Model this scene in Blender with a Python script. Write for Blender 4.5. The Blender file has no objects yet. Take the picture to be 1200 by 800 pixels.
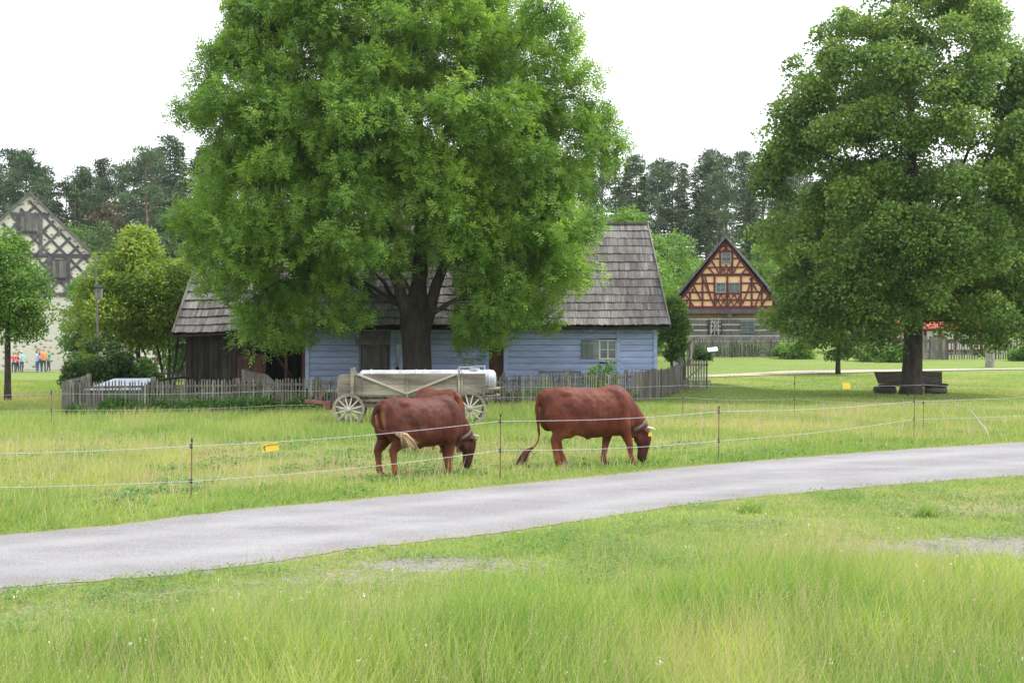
import bpy, math, random
import numpy as np
from mathutils import Vector, Matrix, Euler

random.seed(7)
RNG = np.random.default_rng(11)
R = math.radians
sc = bpy.context.scene
COL = sc.collection
F = 1600.0          # focal length in photo pixels (1200 wide)
CZ = 2.2            # eye height


def at(x, y, Y):
    """a point of the place: photo column/row seen at distance Y"""
    return Vector(((x - 600) * Y / F, Y, CZ - (y - 400) * Y / F))


def sstep(a, b, x):
    t = np.clip((np.asarray(x, dtype=float) - a) / (b - a), 0, 1)
    return t * t * (3 - 2 * t)


def gz(X, Y):
    """height of the terrain"""
    X = np.asarray(X, dtype=float); Y = np.asarray(Y, dtype=float)
    right = sstep(-3, 8, X)
    t = np.clip((Y - 56) / 12, 0, 1)
    ramp = 0.028 * (t * t * 6 + np.clip(Y - 68, 0, 44))
    h = right * ramp + .46 * np.exp(-((X - 7.6) / 3.0) ** 2 - ((Y - 57) / 3.6) ** 2)
    hill = sstep(112, 175, Y) * 5 + np.clip(Y - 175, 0, 400) * 0.06
    return h + hill


def gzf(X, Y):
    return float(gz(X, Y))


# ---------------------------------------------------------------- noise
def vnoise(x, y, seed=0):
    x = np.asarray(x, dtype=float); y = np.asarray(y, dtype=float)
    xi = np.floor(x).astype(np.int64); yi = np.floor(y).astype(np.int64)
    fx = x - xi; fy = y - yi
    fx = fx * fx * (3 - 2 * fx); fy = fy * fy * (3 - 2 * fy)

    def h(a, b):
        n = (a * 374761393 + b * 668265263 + seed * 1442695041) & 0x7fffffff
        n = ((n ^ (n >> 13)) * 1274126177) & 0x7fffffff
        return ((n ^ (n >> 16)) & 0xffff) / 65535.0
    return (h(xi, yi) * (1 - fx) * (1 - fy) + h(xi + 1, yi) * fx * (1 - fy)
            + h(xi, yi + 1) * (1 - fx) * fy + h(xi + 1, yi + 1) * fx * fy)


def fbm(x, y, seed=0):
    return (vnoise(x, y, seed) * .5 + vnoise(x * 2.1, y * 2.1, seed + 1) * .28 + vnoise(x * 4.3, y * 4.3, seed + 2) * .22)


# ---------------------------------------------------------------- mesh helpers
def np_mesh(name, verts, faces, mat, parent=None, tint=None, smooth=False, attrs=None, nper=None):
    """verts (N,3), faces (M,k) one polygon size"""
    verts = np.ascontiguousarray(verts, dtype=np.float32)
    faces = np.ascontiguousarray(faces, dtype=np.int32)
    m = bpy.data.meshes.new(name)
    m.vertices.add(len(verts)); m.vertices.foreach_set('co', verts.ravel())
    k = faces.shape[1]
    m.loops.add(faces.size); m.loops.foreach_set('vertex_index', faces.ravel())
    m.polygons.add(len(faces))
    m.polygons.foreach_set('loop_start', np.arange(0, faces.size, k, dtype=np.int32))
    if smooth:
        m.polygons.foreach_set('use_smooth', np.ones(len(faces), dtype=bool))
    if tint is not None:
        a = m.attributes.new('tint', 'FLOAT', 'POINT'); a.data.foreach_set('value', np.ascontiguousarray(tint, dtype=np.float32))
    for kk, v in (attrs or {}).items():
        a = m.attributes.new(kk, 'FLOAT', 'POINT'); a.data.foreach_set('value', np.ascontiguousarray(v, dtype=np.float32))
    m.update(calc_edges=True)
    m.materials.append(mat)
    o = bpy.data.objects.new(name, m); COL.objects.link(o)
    if parent: o.parent = parent
    return o


class MB:
    def __init__(s):
        s.v = []; s.f = []; s.t = []

    def add(s, vs, fs, tint=None):
        n = len(s.v); t = random.random() if tint is None else tint
        s.v += [tuple(v) for v in vs]; s.f += [tuple(i + n for i in f) for f in fs]; s.t += [t] * len(vs)

    def hexa(s, p, tint=None):
        """8 corners: bottom 0-3 ccw, top 4-7 ccw"""
        s.add(p, [(3, 2, 1, 0), (4, 5, 6, 7), (0, 1, 5, 4), (1, 2, 6, 5), (2, 3, 7, 6), (3, 0, 4, 7)], tint)

    def box(s, x0, x1, y0, y1, z0, z1, tint=None):
        s.hexa([(x0, y0, z0), (x1, y0, z0), (x1, y1, z0), (x0, y1, z0), (x0, y0, z1), (x1, y0, z1), (x1, y1, z1), (x0, y1, z1)], tint)

    def beam(s, a, b, w, h, up=(0, 0, 1), tint=None, taper=1.0):
        a = Vector(a); b = Vector(b); d = (b - a).normalized(); u = Vector(up)
        if abs(d.dot(u)) > .98: u = Vector((0, 1, 0))
        r = d.cross(u).normalized(); u = r.cross(d).normalized()
        p = []
        for q, k in ((a, 1.0), (b, taper)):
            for i, j in ((-1, -1), (1, -1), (1, 1), (-1, 1)):
                p.append(q + r * (i * w / 2 * k) + u * (j * h / 2 * k))
        s.hexa(p, tint)

    def tube(s, pts, rad, n=8, cap=True, tint=None, flat=None):
        """flat: list of second radii (along world y-ish side)"""
        pts = [Vector(p) for p in pts]; rings = []; N = len(pts)
        side = None
        for i, p in enumerate(pts):
            d = (pts[min(i + 1, N - 1)] - pts[max(i - 1, 0)]).normalized()
            if side is None:
                side = Vector((0, 1, 0)) if abs(d.y) < .9 else Vector((1, 0, 0))
            side = (side - d * side.dot(d)).normalized(); up = d.cross(side)
            r1 = rad[i]; r2 = flat[i] if flat else r1
            rings.append([p + side * (math.cos(2 * math.pi * k / n) * r2) + up * (math.sin(2 * math.pi * k / n) * r1) for k in range(n)])
        vs = [v for rr in rings for v in rr]; fs = []
        for i in range(N - 1):
            for k in range(n):
                k2 = (k + 1) % n
                fs.append((i * n + k, i * n + k2, (i + 1) * n + k2, (i + 1) * n + k))
        if cap:
            fs.append(tuple(range(n - 1, -1, -1))); fs.append(tuple((N - 1) * n + k for k in range(n)))
        s.add(vs, fs, tint)

    def ball(s, c, r, nu=14, nv=9, rot=None, tint=None):
        c = Vector(c); r = Vector(r) if hasattr(r, '__len__') else Vector((r, r, r))
        vs = [Vector((0, 0, -1))]
        for j in range(1, nv):
            ph = -math.pi / 2 + math.pi * j / nv
            for k in range(nu):
                th = 2 * math.pi * k / nu
                vs.append(Vector((math.cos(ph) * math.cos(th), math.cos(ph) * math.sin(th), math.sin(ph))))
        vs.append(Vector((0, 0, 1)))
        M = rot or Matrix.Identity(3)
        vs = [M @ Vector((v.x * r.x, v.y * r.y, v.z * r.z)) + c for v in vs]
        fs = []
        for k in range(nu): fs.append((0, 1 + (k + 1) % nu, 1 + k))
        for j in range(nv - 2):
            for k in range(nu):
                a = 1 + j * nu; b = a + nu; k2 = (k + 1) % nu
                fs.append((a + k, a + k2, b + k2, b + k))
        L = len(vs) - 1; a = 1 + (nv - 2) * nu
        for k in range(nu): fs.append((a + k, a + (k + 1) % nu, L))
        s.add(vs, fs, tint)

    def prism(s, poly, y0, y1, tint=None):
        """polygon in xz extruded in y"""
        n = len(poly)
        vs = [(x, y0, z) for x, z in poly] + [(x, y1, z) for x, z in poly]
        fs = [tuple(range(n)), tuple(range(2 * n - 1, n - 1, -1))]
        for i in range(n):
            j = (i + 1) % n
            fs.append((j, i, i + n, j + n))
        s.add(vs, fs, tint)

    def build(s, name, mat, parent=None, smooth=False):
        m = bpy.data.meshes.new(name); m.from_pydata(s.v, [], s.f)
        a = m.attributes.new('tint', 'FLOAT', 'POINT'); a.data.foreach_set('value', s.t)
        if smooth: m.polygons.foreach_set('use_smooth', [True] * len(m.polygons))
        m.materials.append(mat); m.update()
        o = bpy.data.objects.new(name, m); COL.objects.link(o)
        if parent: o.parent = parent
        return o


def tag(o, label=None, cat=None, group=None, kind=None):
    if label: o['label'] = label
    if cat: o['category'] = cat
    if group: o['group'] = group
    if kind: o['kind'] = kind
    return o


def empty(name, loc, label, cat, group=None, rz=0):
    o = bpy.data.objects.new(name, None); COL.objects.link(o)
    o.location = loc; o.rotation_euler = (0, 0, rz); o.empty_display_size = .3
    return tag(o, label, cat, group)


def kids(o):
    return [c for c in bpy.data.objects if c.parent == o]


def copy_tree(o, parent=None, ch=None):
    c = o.copy(); COL.objects.link(c)
    if parent: c.parent = parent
    for k in (KIDS.get(o.name) if o.name in KIDS else kids(o)): copy_tree(k, c)
    return c


KIDS = {}


# ---------------------------------------------------------------- materials
def new_mat(name):
    m = bpy.data.materials.new(name); m.use_nodes = True
    nt = m.node_tree; nt.nodes.clear()
    return m, nt, nt.nodes, nt.links


def mixc(nt, fac, a, b, mode='MIX'):
    n = nt.nodes.new('ShaderNodeMix'); n.data_type = 'RGBA'; n.blend_type = mode
    for sock, v in ((n.inputs['Factor'], fac), (n.inputs[6], a), (n.inputs[7], b)):
        if hasattr(v, 'is_output') or isinstance(v, bpy.types.NodeSocket): nt.links.new(v, sock)
        elif isinstance(v, (int, float)): sock.default_value = v
        else: sock.default_value = (*v, 1)
    return n.outputs[2]


def noise(nt, scale, stretch=(1, 1, 1), detail=4, rough=.6, w=0):
    tc = nt.nodes.new('ShaderNodeTexCoord'); mp = nt.nodes.new('ShaderNodeMapping')
    mp.inputs['Scale'].default_value = stretch; mp.inputs['Location'].default_value = (w, w * .7, w * .3)
    nt.links.new(tc.outputs['Object'], mp.inputs['Vector'])
    n = nt.nodes.new('ShaderNodeTexNoise'); n.inputs['Scale'].default_value = scale
    n.inputs['Detail'].default_value = detail; n.inputs['Roughness'].default_value = rough
    nt.links.new(mp.outputs[0], n.inputs['Vector'])
    return n.outputs['Fac']


def ramp(nt, fac, a, b, c0=(0, 0, 0), c1=(1, 1, 1)):
    r = nt.nodes.new('ShaderNodeValToRGB'); r.color_ramp.elements[0].position = a; r.color_ramp.elements[1].position = b
    r.color_ramp.elements[0].color = (*c0, 1); r.color_ramp.elements[1].color = (*c1, 1)
    nt.links.new(fac, r.inputs[0]); return r.outputs[0]


def attr(nt, name):
    a = nt.nodes.new('ShaderNodeAttribute'); a.attribute_name = name; return a.outputs['Fac']


def surf(name, c1, c2, scale=3, stretch=(1, 1, 1), rough=.85, bump=.3, tv=.35, fine=None, spec=.3, metal=0, lo=.35, hi=.65, dist=.02):
    m, nt, N, L = new_mat(name)
    n1 = noise(nt, scale, stretch)
    col = mixc(nt, ramp(nt, n1, lo, hi), c1, c2)
    if fine:
        n2 = noise(nt, fine[0], fine[1] if len(fine) > 1 else stretch, 3, .7, 3.1)
        col = mixc(nt, fine[2] if len(fine) > 2 else .5, col, ramp(nt, n2, .3, .7, (.35, .35, .35), (1.4, 1.4, 1.4)), 'MULTIPLY')
    t = attr(nt, 'tint')
    k = nt.nodes.new('ShaderNodeMapRange'); L.new(t, k.inputs['Value'])
    k.inputs['To Min'].default_value = 1 - tv; k.inputs['To Max'].default_value = 1 + tv
    vm = nt.nodes.new('ShaderNodeVectorMath'); vm.operation = 'SCALE'
    L.new(col, vm.inputs[0]); L.new(k.outputs[0], vm.inputs['Scale'])
    p = N.new('ShaderNodeBsdfPrincipled'); o = N.new('ShaderNodeOutputMaterial')
    L.new(vm.outputs[0], p.inputs['Base Color']); p.inputs['Roughness'].default_value = rough
    p.inputs['Specular IOR Level'].default_value = spec; p.inputs['Metallic'].default_value = metal
    if bump:
        b = N.new('ShaderNodeBump'); b.inputs['Strength'].default_value = bump; b.inputs['Distance'].default_value = dist
        L.new(noise(nt, (fine[0] if fine else scale * 4), (fine[1] if fine and len(fine) > 1 else stretch)), b.inputs['Height'])
        L.new(b.outputs[0], p.inputs['Normal'])
    L.new(p.outputs[0], o.inputs[0])
    return m


def leafmat(name, cd, cl, trans=.35, yel=None, rough=.5, spec=.35, nscale=.6):
    m, nt, N, L = new_mat(name)
    col = mixc(nt, attr(nt, 'tint'), cd, cl)
    p = N.new('ShaderNodeBsdfPrincipled'); o = N.new('ShaderNodeOutputMaterial')
    L.new(col, p.inputs['Base Color']); p.inputs['Roughness'].default_value = rough; p.inputs['Specular IOR Level'].default_value = spec
    t = N.new('ShaderNodeBsdfTranslucent')
    tcol = mixc(nt, 1.0, col, (1.4, 1.38, .8), 'MULTIPLY'); L.new(tcol, t.inputs['Color'])
    mx = N.new('ShaderNodeMixShader'); mx.inputs[0].default_value = trans
    L.new(p.outputs[0], mx.inputs[1]); L.new(t.outputs[0], mx.inputs[2]); L.new(mx.outputs[0], o.inputs[0])
    return m


M = {}
M['ash_leaf'] = leafmat('ash_leaf', (.064, .165, .034), (.34, .50, .078), .40)
M['lime_leaf'] = leafmat('lime_leaf', (.050, .125, .028), (.30, .42, .09), .36)
M['shrub_leaf'] = leafmat('shrub_leaf', (.11, .20, .030), (.34, .43, .07), .40)
M['dark_leaf'] = leafmat('dark_leaf', (.035, .08, .018), (.09, .17, .04), .3)
M['mid_leaf'] = leafmat('mid_leaf', (.06, .145, .028), (.20, .34, .065), .38)
M['fresh_leaf'] = leafmat('fresh_leaf', (.09, .19, .03), (.20, .34, .06), .4)
M['needle'] = leafmat('needle', (.034, .070, .028), (.105, .155, .060), .15)
M['needle_blue'] = leafmat('needle_blue', (.040, .080, .042), (.115, .17, .085), .15)
M['needle_brown'] = leafmat('needle_brown', (.07, .06, .035), (.15, .115, .065), .15)
M['grass'] = leafmat('grass', (.14, .26, .052), (.44, .47, .165), .40, rough=.6)
M['tall_grass'] = leafmat('tall_grass', (.14, .27, .048), (.50, .55, .17), .43, rough=.55)
M['seed'] = leafmat('seed', (.34, .29, .16), (.56, .46, .34), .3)
M['weed'] = leafmat('weed', (.05, .13, .025), (.13, .27, .05), .35)
M['bark'] = surf('bark', (.045, .038, .030), (.095, .082, .066), 6, (1, 1, .25), bump=.9, fine=(22, (1, 1, .2), .7), dist=.06)
M['pine_bark'] = surf('pine_bark', (.13, .085, .06), (.2, .15, .12), 6, (1, 1, .3), bump=.5)
M['shingle'] = surf('shingle', (.115, .105, .10), (.205, .192, .184), 1.2, (1, .4, .4), bump=.5, tv=.42, fine=(30, (1, .08, .08), .55))
M['blue_log'] = surf('blue_log', (.31, .385, .60), (.40, .47, .68), 1.5, (.5, 1, 2), bump=.35, tv=.10, fine=(14, (.12, 1, 2), .45), rough=.9)
M['plaster'] = surf('plaster', (.52, .50, .46), (.68, .66, .63), 2.5, bump=.3, tv=.05)
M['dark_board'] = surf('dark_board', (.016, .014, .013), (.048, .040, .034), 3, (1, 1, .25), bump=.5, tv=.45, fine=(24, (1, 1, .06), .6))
M['grey_board'] = surf('grey_board', (.12, .115, .10), (.22, .21, .19), 3, (1, 1, .2), bump=.4, tv=.35, fine=(26, (1, 1, .06), .55))
M['brown_door'] = surf('brown_door', (.055, .022, .015), (.09, .04, .025), 3, (1, 1, .2), bump=.3, tv=.25)
M['rust_board'] = surf('rust_board', (.06, .03, .02), (.12, .058, .036), 3, (1, 1, .2), bump=.4, tv=.4, fine=(20, (1, 1, .1), .6))
M['picket'] = surf('picket', (.11, .10, .085), (.22, .205, .18), 4, (1, 1, .3), bump=.3, tv=.45, fine=(30, (1, 1, .08), .5))
M['wagon_wood'] = surf('wagon_wood', (.15, .13, .105), (.38, .33, .27), 2.2, (.35, 1, 1), bump=.3, tv=.22, fine=(22, (.08, 1, 1), .5))
M['wagon_pale'] = surf('wagon_pale', (.42, .38, .34), (.56, .52, .47), 3, (.4, 1, 1), bump=.2, tv=.2)
M['red_wood'] = surf('red_wood', (.14, .05, .04), (.24, .12, .1), 3, (.4, 1, 1), bump=.3, tv=.2)
M['tank'] = surf('tank', (.27, .29, .31), (.45, .47, .49), 4, bump=.15, tv=.03, rough=.75)
M['iron'] = surf('iron', (.05, .045, .04), (.12, .09, .07), 8, bump=.3, rough=.6, metal=.4)
M['stone'] = surf('stone', (.22, .205, .19), (.36, .34, .31), 4, bump=.7, fine=(18,), dist=.04)
M['black_paint'] = surf('black_paint', (.02, .02, .022), (.04, .04, .045), 5, bump=.1, rough=.5)
M['glass'] = surf('glass', (.045, .06, .07), (.09, .12, .13), 2, bump=.02, rough=.12, spec=.7, tv=.1)
M['window_white'] = surf('window_white', (.55, .56, .52), (.65, .65, .6), 5, bump=.1, tv=.05)
M['shutter'] = surf('shutter', (.17, .2, .185), (.24, .27, .25), 5, (1, 1, .3), bump=.2)
M['oxblood'] = surf('oxblood', (.085, .018, .022), (.13, .03, .03), 3, bump=.25, tv=.2)
M['apricot'] = surf('apricot', (.70, .44, .24), (.78, .53, .31), 1.2, bump=.15, tv=.06)
M['brick_orange'] = surf('brick_orange', (.25, .12, .06), (.38, .2, .1), 5, (1, 1, 3), bump=.3)
M['old_timber'] = surf('old_timber', (.075, .07, .075), (.14, .132, .138), 3, bump=.4, tv=.25, fine=(14, (1, 1, 1), .4))
M['roof_dark'] = surf('roof_dark', (.10, .095, .10), (.17, .165, .17), 4, bump=.4, tv=.25)
M['red_tile'] = surf('red_tile', (.30, .055, .035), (.42, .09, .055), 6, (1, 1, 3), bump=.4, tv=.2)
M['coldframe'] = surf('coldframe', (.30, .36, .44), (.42, .48, .55), 4, bump=.05, rough=.3, tv=.1)
M['bench_wood'] = surf('bench_wood', (.06, .052, .045), (.13, .115, .10), 3, (.3, 1, 1), bump=.6, fine=(16, (.1, 1, 1), .6))
M['yellow'] = surf('yellow', (.80, .56, .05), (.84, .60, .07), 4, bump=0, tv=.02, rough=.5)
M['white_sign'] = surf('white_sign', (.75, .76, .76), (.8, .8, .8), 4, bump=0, tv=.02, rough=.4)
M['wire'] = surf('wire', (.38, .39, .42), (.52, .53, .56), 30, bump=0, tv=.02, rough=.5)
M['fence_pole'] = surf('fence_pole', (.16, .08, .055), (.24, .13, .09), 6, bump=.1, tv=.1)
M['hoof'] = surf('hoof', (.05, .04, .035), (.12, .1, .08), 10, bump=.1)
M['horn'] = surf('horn', (.6, .53, .42), (.75, .7, .6), 8, bump=.05, rough=.4)
M['strap'] = surf('strap', (.085, .07, .06), (.14, .12, .11), 20, bump=.2, rough=.7)
M['eye'] = surf('eye', (.01, .008, .006), (.015, .01, .01), 5, bump=0, rough=.1, spec=.7)
M['tuft'] = surf('tuft', (.26, .17, .10), (.46, .34, .20), 10, bump=.2)
M['tuft_brown'] = surf('tuft_brown', (.09, .03, .02), (.14, .05, .035), 10, bump=.2)


def rubble_mat():
    m, nt, N, L = new_mat('rubble_wall')
    tc = N.new('ShaderNodeTexCoord'); mp = N.new('ShaderNodeMapping'); mp.inputs['Scale'].default_value = (1, 1, 1.7)
    L.new(tc.outputs['Object'], mp.inputs['Vector'])
    v = N.new('ShaderNodeTexVoronoi'); v.inputs['Scale'].default_value = 2.2; L.new(mp.outputs[0], v.inputs['Vector'])
    sep = N.new('ShaderNodeSeparateColor'); L.new(v.outputs['Color'], sep.inputs[0])
    n = noise(nt, 6, (1, 1, 2))
    stone = mixc(nt, ramp(nt, n, .4, .6), (.38, .31, .23), (.22, .16, .12))
    msk = N.new('ShaderNodeMath'); msk.operation = 'LESS_THAN'; L.new(v.outputs['Distance'], msk.inputs[0]); msk.inputs[1].default_value = .33
    sel = N.new('ShaderNodeMath'); sel.operation = 'GREATER_THAN'; L.new(sep.outputs[0], sel.inputs[0]); sel.inputs[1].default_value = .3
    mu = N.new('ShaderNodeMath'); mu.operation = 'MULTIPLY'; L.new(msk.outputs[0], mu.inputs[0]); L.new(sel.outputs[0], mu.inputs[1])
    col = mixc(nt, mu.outputs[0], (.66, .63, .56), stone)
    p = N.new('ShaderNodeBsdfPrincipled'); o = N.new('ShaderNodeOutputMaterial'); p.inputs['Roughness'].default_value = .95
    b = N.new('ShaderNodeBump'); b.inputs['Strength'].default_value = .6; b.inputs['Distance'].default_value = .05
    L.new(v.outputs['Distance'], b.inputs['Height']); L.new(b.outputs[0], p.inputs['Normal'])
    L.new(col, p.inputs['Base Color']); L.new(p.outputs[0], o.inputs[0])
    return m


M['rubble'] = rubble_mat()


def ground_mat():
    m, nt, N, L = new_mat('meadow_ground')
    n1 = noise(nt, .35, detail=6); n2 = noise(nt, 3.5, (1, .5, 1), detail=6, w=4); n3 = noise(nt, 26, detail=4, rough=.7, w=9)
    g = mixc(nt, ramp(nt, n1, .3, .7), (.13, .21, .045), (.19, .26, .07))
    g = mixc(nt, ramp(nt, n2, .35, .75), g, (.21, .26, .07))
    g = mixc(nt, attr(nt, 'dry'), g, (.31, .27, .13))
    g = mixc(nt, .6, g, ramp(nt, n3, .3, .7, (.5, .5, .5), (1.3, 1.3, 1.3)), 'MULTIPLY')
    grav = ramp(nt, noise(nt, 38, detail=3, rough=.8), .3, .7, (.17, .155, .135), (.38, .36, .33))
    mk = N.new('ShaderNodeMath'); mk.operation = 'ADD'; L.new(attr(nt, 'bare'), mk.inputs[0])
    mm = N.new('ShaderNodeMath'); mm.operation = 'SUBTRACT'; L.new(noise(nt, 7, detail=5, rough=.7, w=2), mm.inputs[0]); mm.inputs[1].default_value = .5
    mp = N.new('ShaderNodeMath'); mp.operation = 'MULTIPLY'; L.new(mm.outputs[0], mp.inputs[0]); mp.inputs[1].default_value = 2.4
    L.new(mp.outputs[0], mk.inputs[1])
    col = mixc(nt, ramp(nt, mk.outputs[0], .42, .6), g, grav)
    p = N.new('ShaderNodeBsdfPrincipled'); o = N.new('ShaderNodeOutputMaterial'); p.inputs['Roughness'].default_value = .95
    p.inputs['Specular IOR Level'].default_value = .1
    b = N.new('ShaderNodeBump'); b.inputs['Strength'].default_value = .8; b.inputs['Distance'].default_value = .08
    L.new(n3, b.inputs['Height']); L.new(b.outputs[0], p.inputs['Normal'])
    L.new(col, p.inputs['Base Color']); L.new(p.outputs[0], o.inputs[0])
    return m


def road_mat(name='gravel_road', tan=False):
    m, nt, N, L = new_mat(name)
    n1 = noise(nt, .8, (.6, 1, 1), detail=5); n2 = noise(nt, 42, detail=3, rough=.8, w=3); n3 = noise(nt, 21, detail=5, rough=.75, w=7)
    a, b_ = ((.40, .33, .26), (.48, .41, .33)) if tan else ((.205, .20, .212), (.29, .285, .30))
    c = mixc(nt, ramp(nt, n1, .3, .7), a, b_)
    c = mixc(nt, .55, c, ramp(nt, n3, .3, .75, (.62, .62, .62), (1.25, 1.25, 1.25)), 'MULTIPLY')
    c = mixc(nt, .5, c, ramp(nt, noise(nt, 2.3, (.5, 1, 1), detail=6, rough=.7, w=12), .35, .7, (.78, .76, .73), (1.1, 1.1, 1.1)), 'MULTIPLY')
    c = mixc(nt, .8, c, ramp(nt, n2, .3, .7, (.5, .5, .5), (1.45, 1.45, 1.45)), 'MULTIPLY')
    c = mixc(nt, attr(nt, 'rut'), c, (.34, .335, .335))
    c = mixc(nt, attr(nt, 'edge'), c, (.24, .21, .16))
    p = N.new('ShaderNodeBsdfPrincipled'); o = N.new('ShaderNodeOutputMaterial'); p.inputs['Roughness'].default_value = .95
    p.inputs['Specular IOR Level'].default_value = .15
    b = N.new('ShaderNodeBump'); b.inputs['Strength'].default_value = .9; b.inputs['Distance'].default_value = .02
    L.new(n2, b.inputs['Height']); L.new(b.outputs[0], p.inputs['Normal'])
    L.new(c, p.inputs['Base Color']); L.new(p.outputs[0], o.inputs[0])
    return m


M['petal'] = surf('petal', (.62, .60, .40), (.75, .75, .70), 3, bump=0, tv=.2)
M['ground'] = ground_mat(); M['road'] = road_mat(); M['path'] = road_mat('sandy_path', True)


def coat_mat(name, dark, mid, light):
    m, nt, N, L = new_mat(name)
    n1 = noise(nt, 4.5, detail=5, rough=.65); n2 = noise(nt, 70, (1, 1, .4), detail=2, w=5)
    c = mixc(nt, ramp(nt, n1, .32, .68), dark, mid)
    c = mixc(nt, attr(nt, 'light'), c, light)
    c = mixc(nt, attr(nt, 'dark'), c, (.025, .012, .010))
    c = mixc(nt, .4, c, ramp(nt, n2, .3, .7, (.7, .7, .7), (1.25, 1.25, 1.25)), 'MULTIPLY')
    p = N.new('ShaderNodeBsdfPrincipled'); o = N.new('ShaderNodeOutputMaterial'); p.inputs['Roughness'].default_value = .58
    p.inputs['Specular IOR Level'].default_value = .2; p.inputs['Sheen Weight'].default_value = .0
    b = N.new('ShaderNodeBump'); b.inputs['Strength'].default_value = .25; b.inputs['Distance'].default_value = .02
    L.new(n2, b.inputs['Height']); L.new(b.outputs[0], p.inputs['Normal'])
    L.new(c, p.inputs['Base Color']); L.new(p.outputs[0], o.inputs[0])
    return m


M['coat'] = coat_mat('red_coat', (.066, .015, .008), (.130, .030, .013), (.28, .095, .035))
M['coat_dark'] = coat_mat('dark_red_coat', (.046, .011, .007), (.092, .021, .011), (.30, .115, .05))

# ---------------------------------------------------------------- ground
FAR = [(-260, 668), (-150, 650), (0, 628), (133, 616), (200, 607), (300, 595), (400, 587), (525, 575), (620, 566), (700, 558), (800, 547.5), (900, 539), (1000, 531), (1100, 524), (1200, 518), (1400, 508), (1700, 496)]
NEAR = [(-260, 722), (-150, 706), (0, 691), (200, 673), (300, 661), (400, 646), (500, 634), (600, 623), (700, 607), (800, 592), (900, 581), (1000, 572), (1100, 564), (1200, 557), (1400, 545), (1700, 530)]


def gp(x, y):
    d = F * CZ / (y - 400); return ((x - 600) * d / F, d)


FARP = np.array([gp(*p) for p in FAR]); NEARP = np.array([gp(*p) for p in NEAR])


def resample(P, n):
    s = np.concatenate([[0], np.cumsum(np.hypot(*np.diff(P, axis=0).T))])
    t = np.linspace(0, s[-1], n)
    return np.stack([np.interp(t, s, P[:, 0]), np.interp(t, s, P[:, 1])], 1)


def far_edge_y(X): return np.interp(X, FARP[:, 0], FARP[:, 1])
def near_edge_y(X): return np.interp(X, NEARP[:, 0], NEARP[:, 1])


def bare_f(X, Y):
    """share of bare gravel in the verge"""
    ne = near_edge_y(X)
    dist = ne - Y                       # metres in front of the near road edge
    b = np.zeros_like(X)
    for (cx, cy, sx, sy, k) in [(-1.75, 12.6, 1.1, .6, .42), (-.3, 13.4, 1.3, .6, .36), (3.0, 16.5, 1.6, .6, .35), (4.9, 14.5, 1.3, .7, .95), (-3.2, 11.9, .8, .4, .4), (-.9, 13.6, .8, .5, .5), (6.6, 15.2, 1.3, .5, .7), (-4.2, 11.2, 1.2, .3, .4), (6.8, 18, 1.5, .6, .4)]:
        b = b + k * np.exp(-((X - cx) / sx) ** 2 - ((Y - cy) / sy) ** 2)
    b = b * (dist > 0)
    b = b + .45 * np.exp(-(np.abs(dist) / .22) ** 2)
    fe = Y - far_edge_y(X)
    b = b + .5 * np.exp(-(fe / .15) ** 2)
    # worn trail by the small tree on the left
    b = b + .6 * np.exp(-((X + 16.5 + (Y - 43) * .4) / 1.6) ** 2 - ((Y - 43.5) / 1.3) ** 2)
    return b


def dry_f(X, Y):
    d = sstep(.45, .75, fbm(X * .30, Y * .22, 5)) * .75
    d = d + .55 * np.exp(-((X + 3.5 - (Y - 23) * .2) / 5) ** 2 - ((Y - 23.0) / 2.6) ** 2)
    d = d + .3 * np.exp(-((X - 9) / 5) ** 2 - ((Y - 35) / 5) ** 2)
    return np.clip(d, 0, .9) * (Y < 75)


def axis(a, b, fine0, fine1, fine, coarse_growth=1.25, start=1.0):
    xs = list(np.arange(fine0, fine1 + 1e-6, fine)); s = start; x = xs[-1]
    while x < b: x += s; xs.append(x); s = min(s * 1.03, 40) if x < 130 else s * 1.3
    s = start; x = xs[0]; left = []
    while x > a: x -= s; left.append(x); s = min(s * 1.03, 40) if x > -130 else s * 1.3
    return np.array(left[::-1] + xs)


gx = axis(-900, 900, -15, 15, .25); gy = axis(-60, 1500, 6, 34, .25)
GX, GY = np.meshgrid(gx, gy)
V = np.stack([GX, GY, gz(GX, GY)], -1).reshape(-1, 3)
nx, ny = len(gx), len(gy)
I = np.arange(nx * ny).reshape(ny, nx)
Q = np.stack([I[:-1, :-1], I[:-1, 1:], I[1:, 1:], I[1:, :-1]], -1).reshape(-1, 4)
g = np_mesh('ground', V, Q, M['ground'], smooth=True, attrs={'bare': bare_f(V[:, 0], V[:, 1]), 'dry': dry_f(V[:, 0], V[:, 1])})
tag(g, kind='structure')


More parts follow.
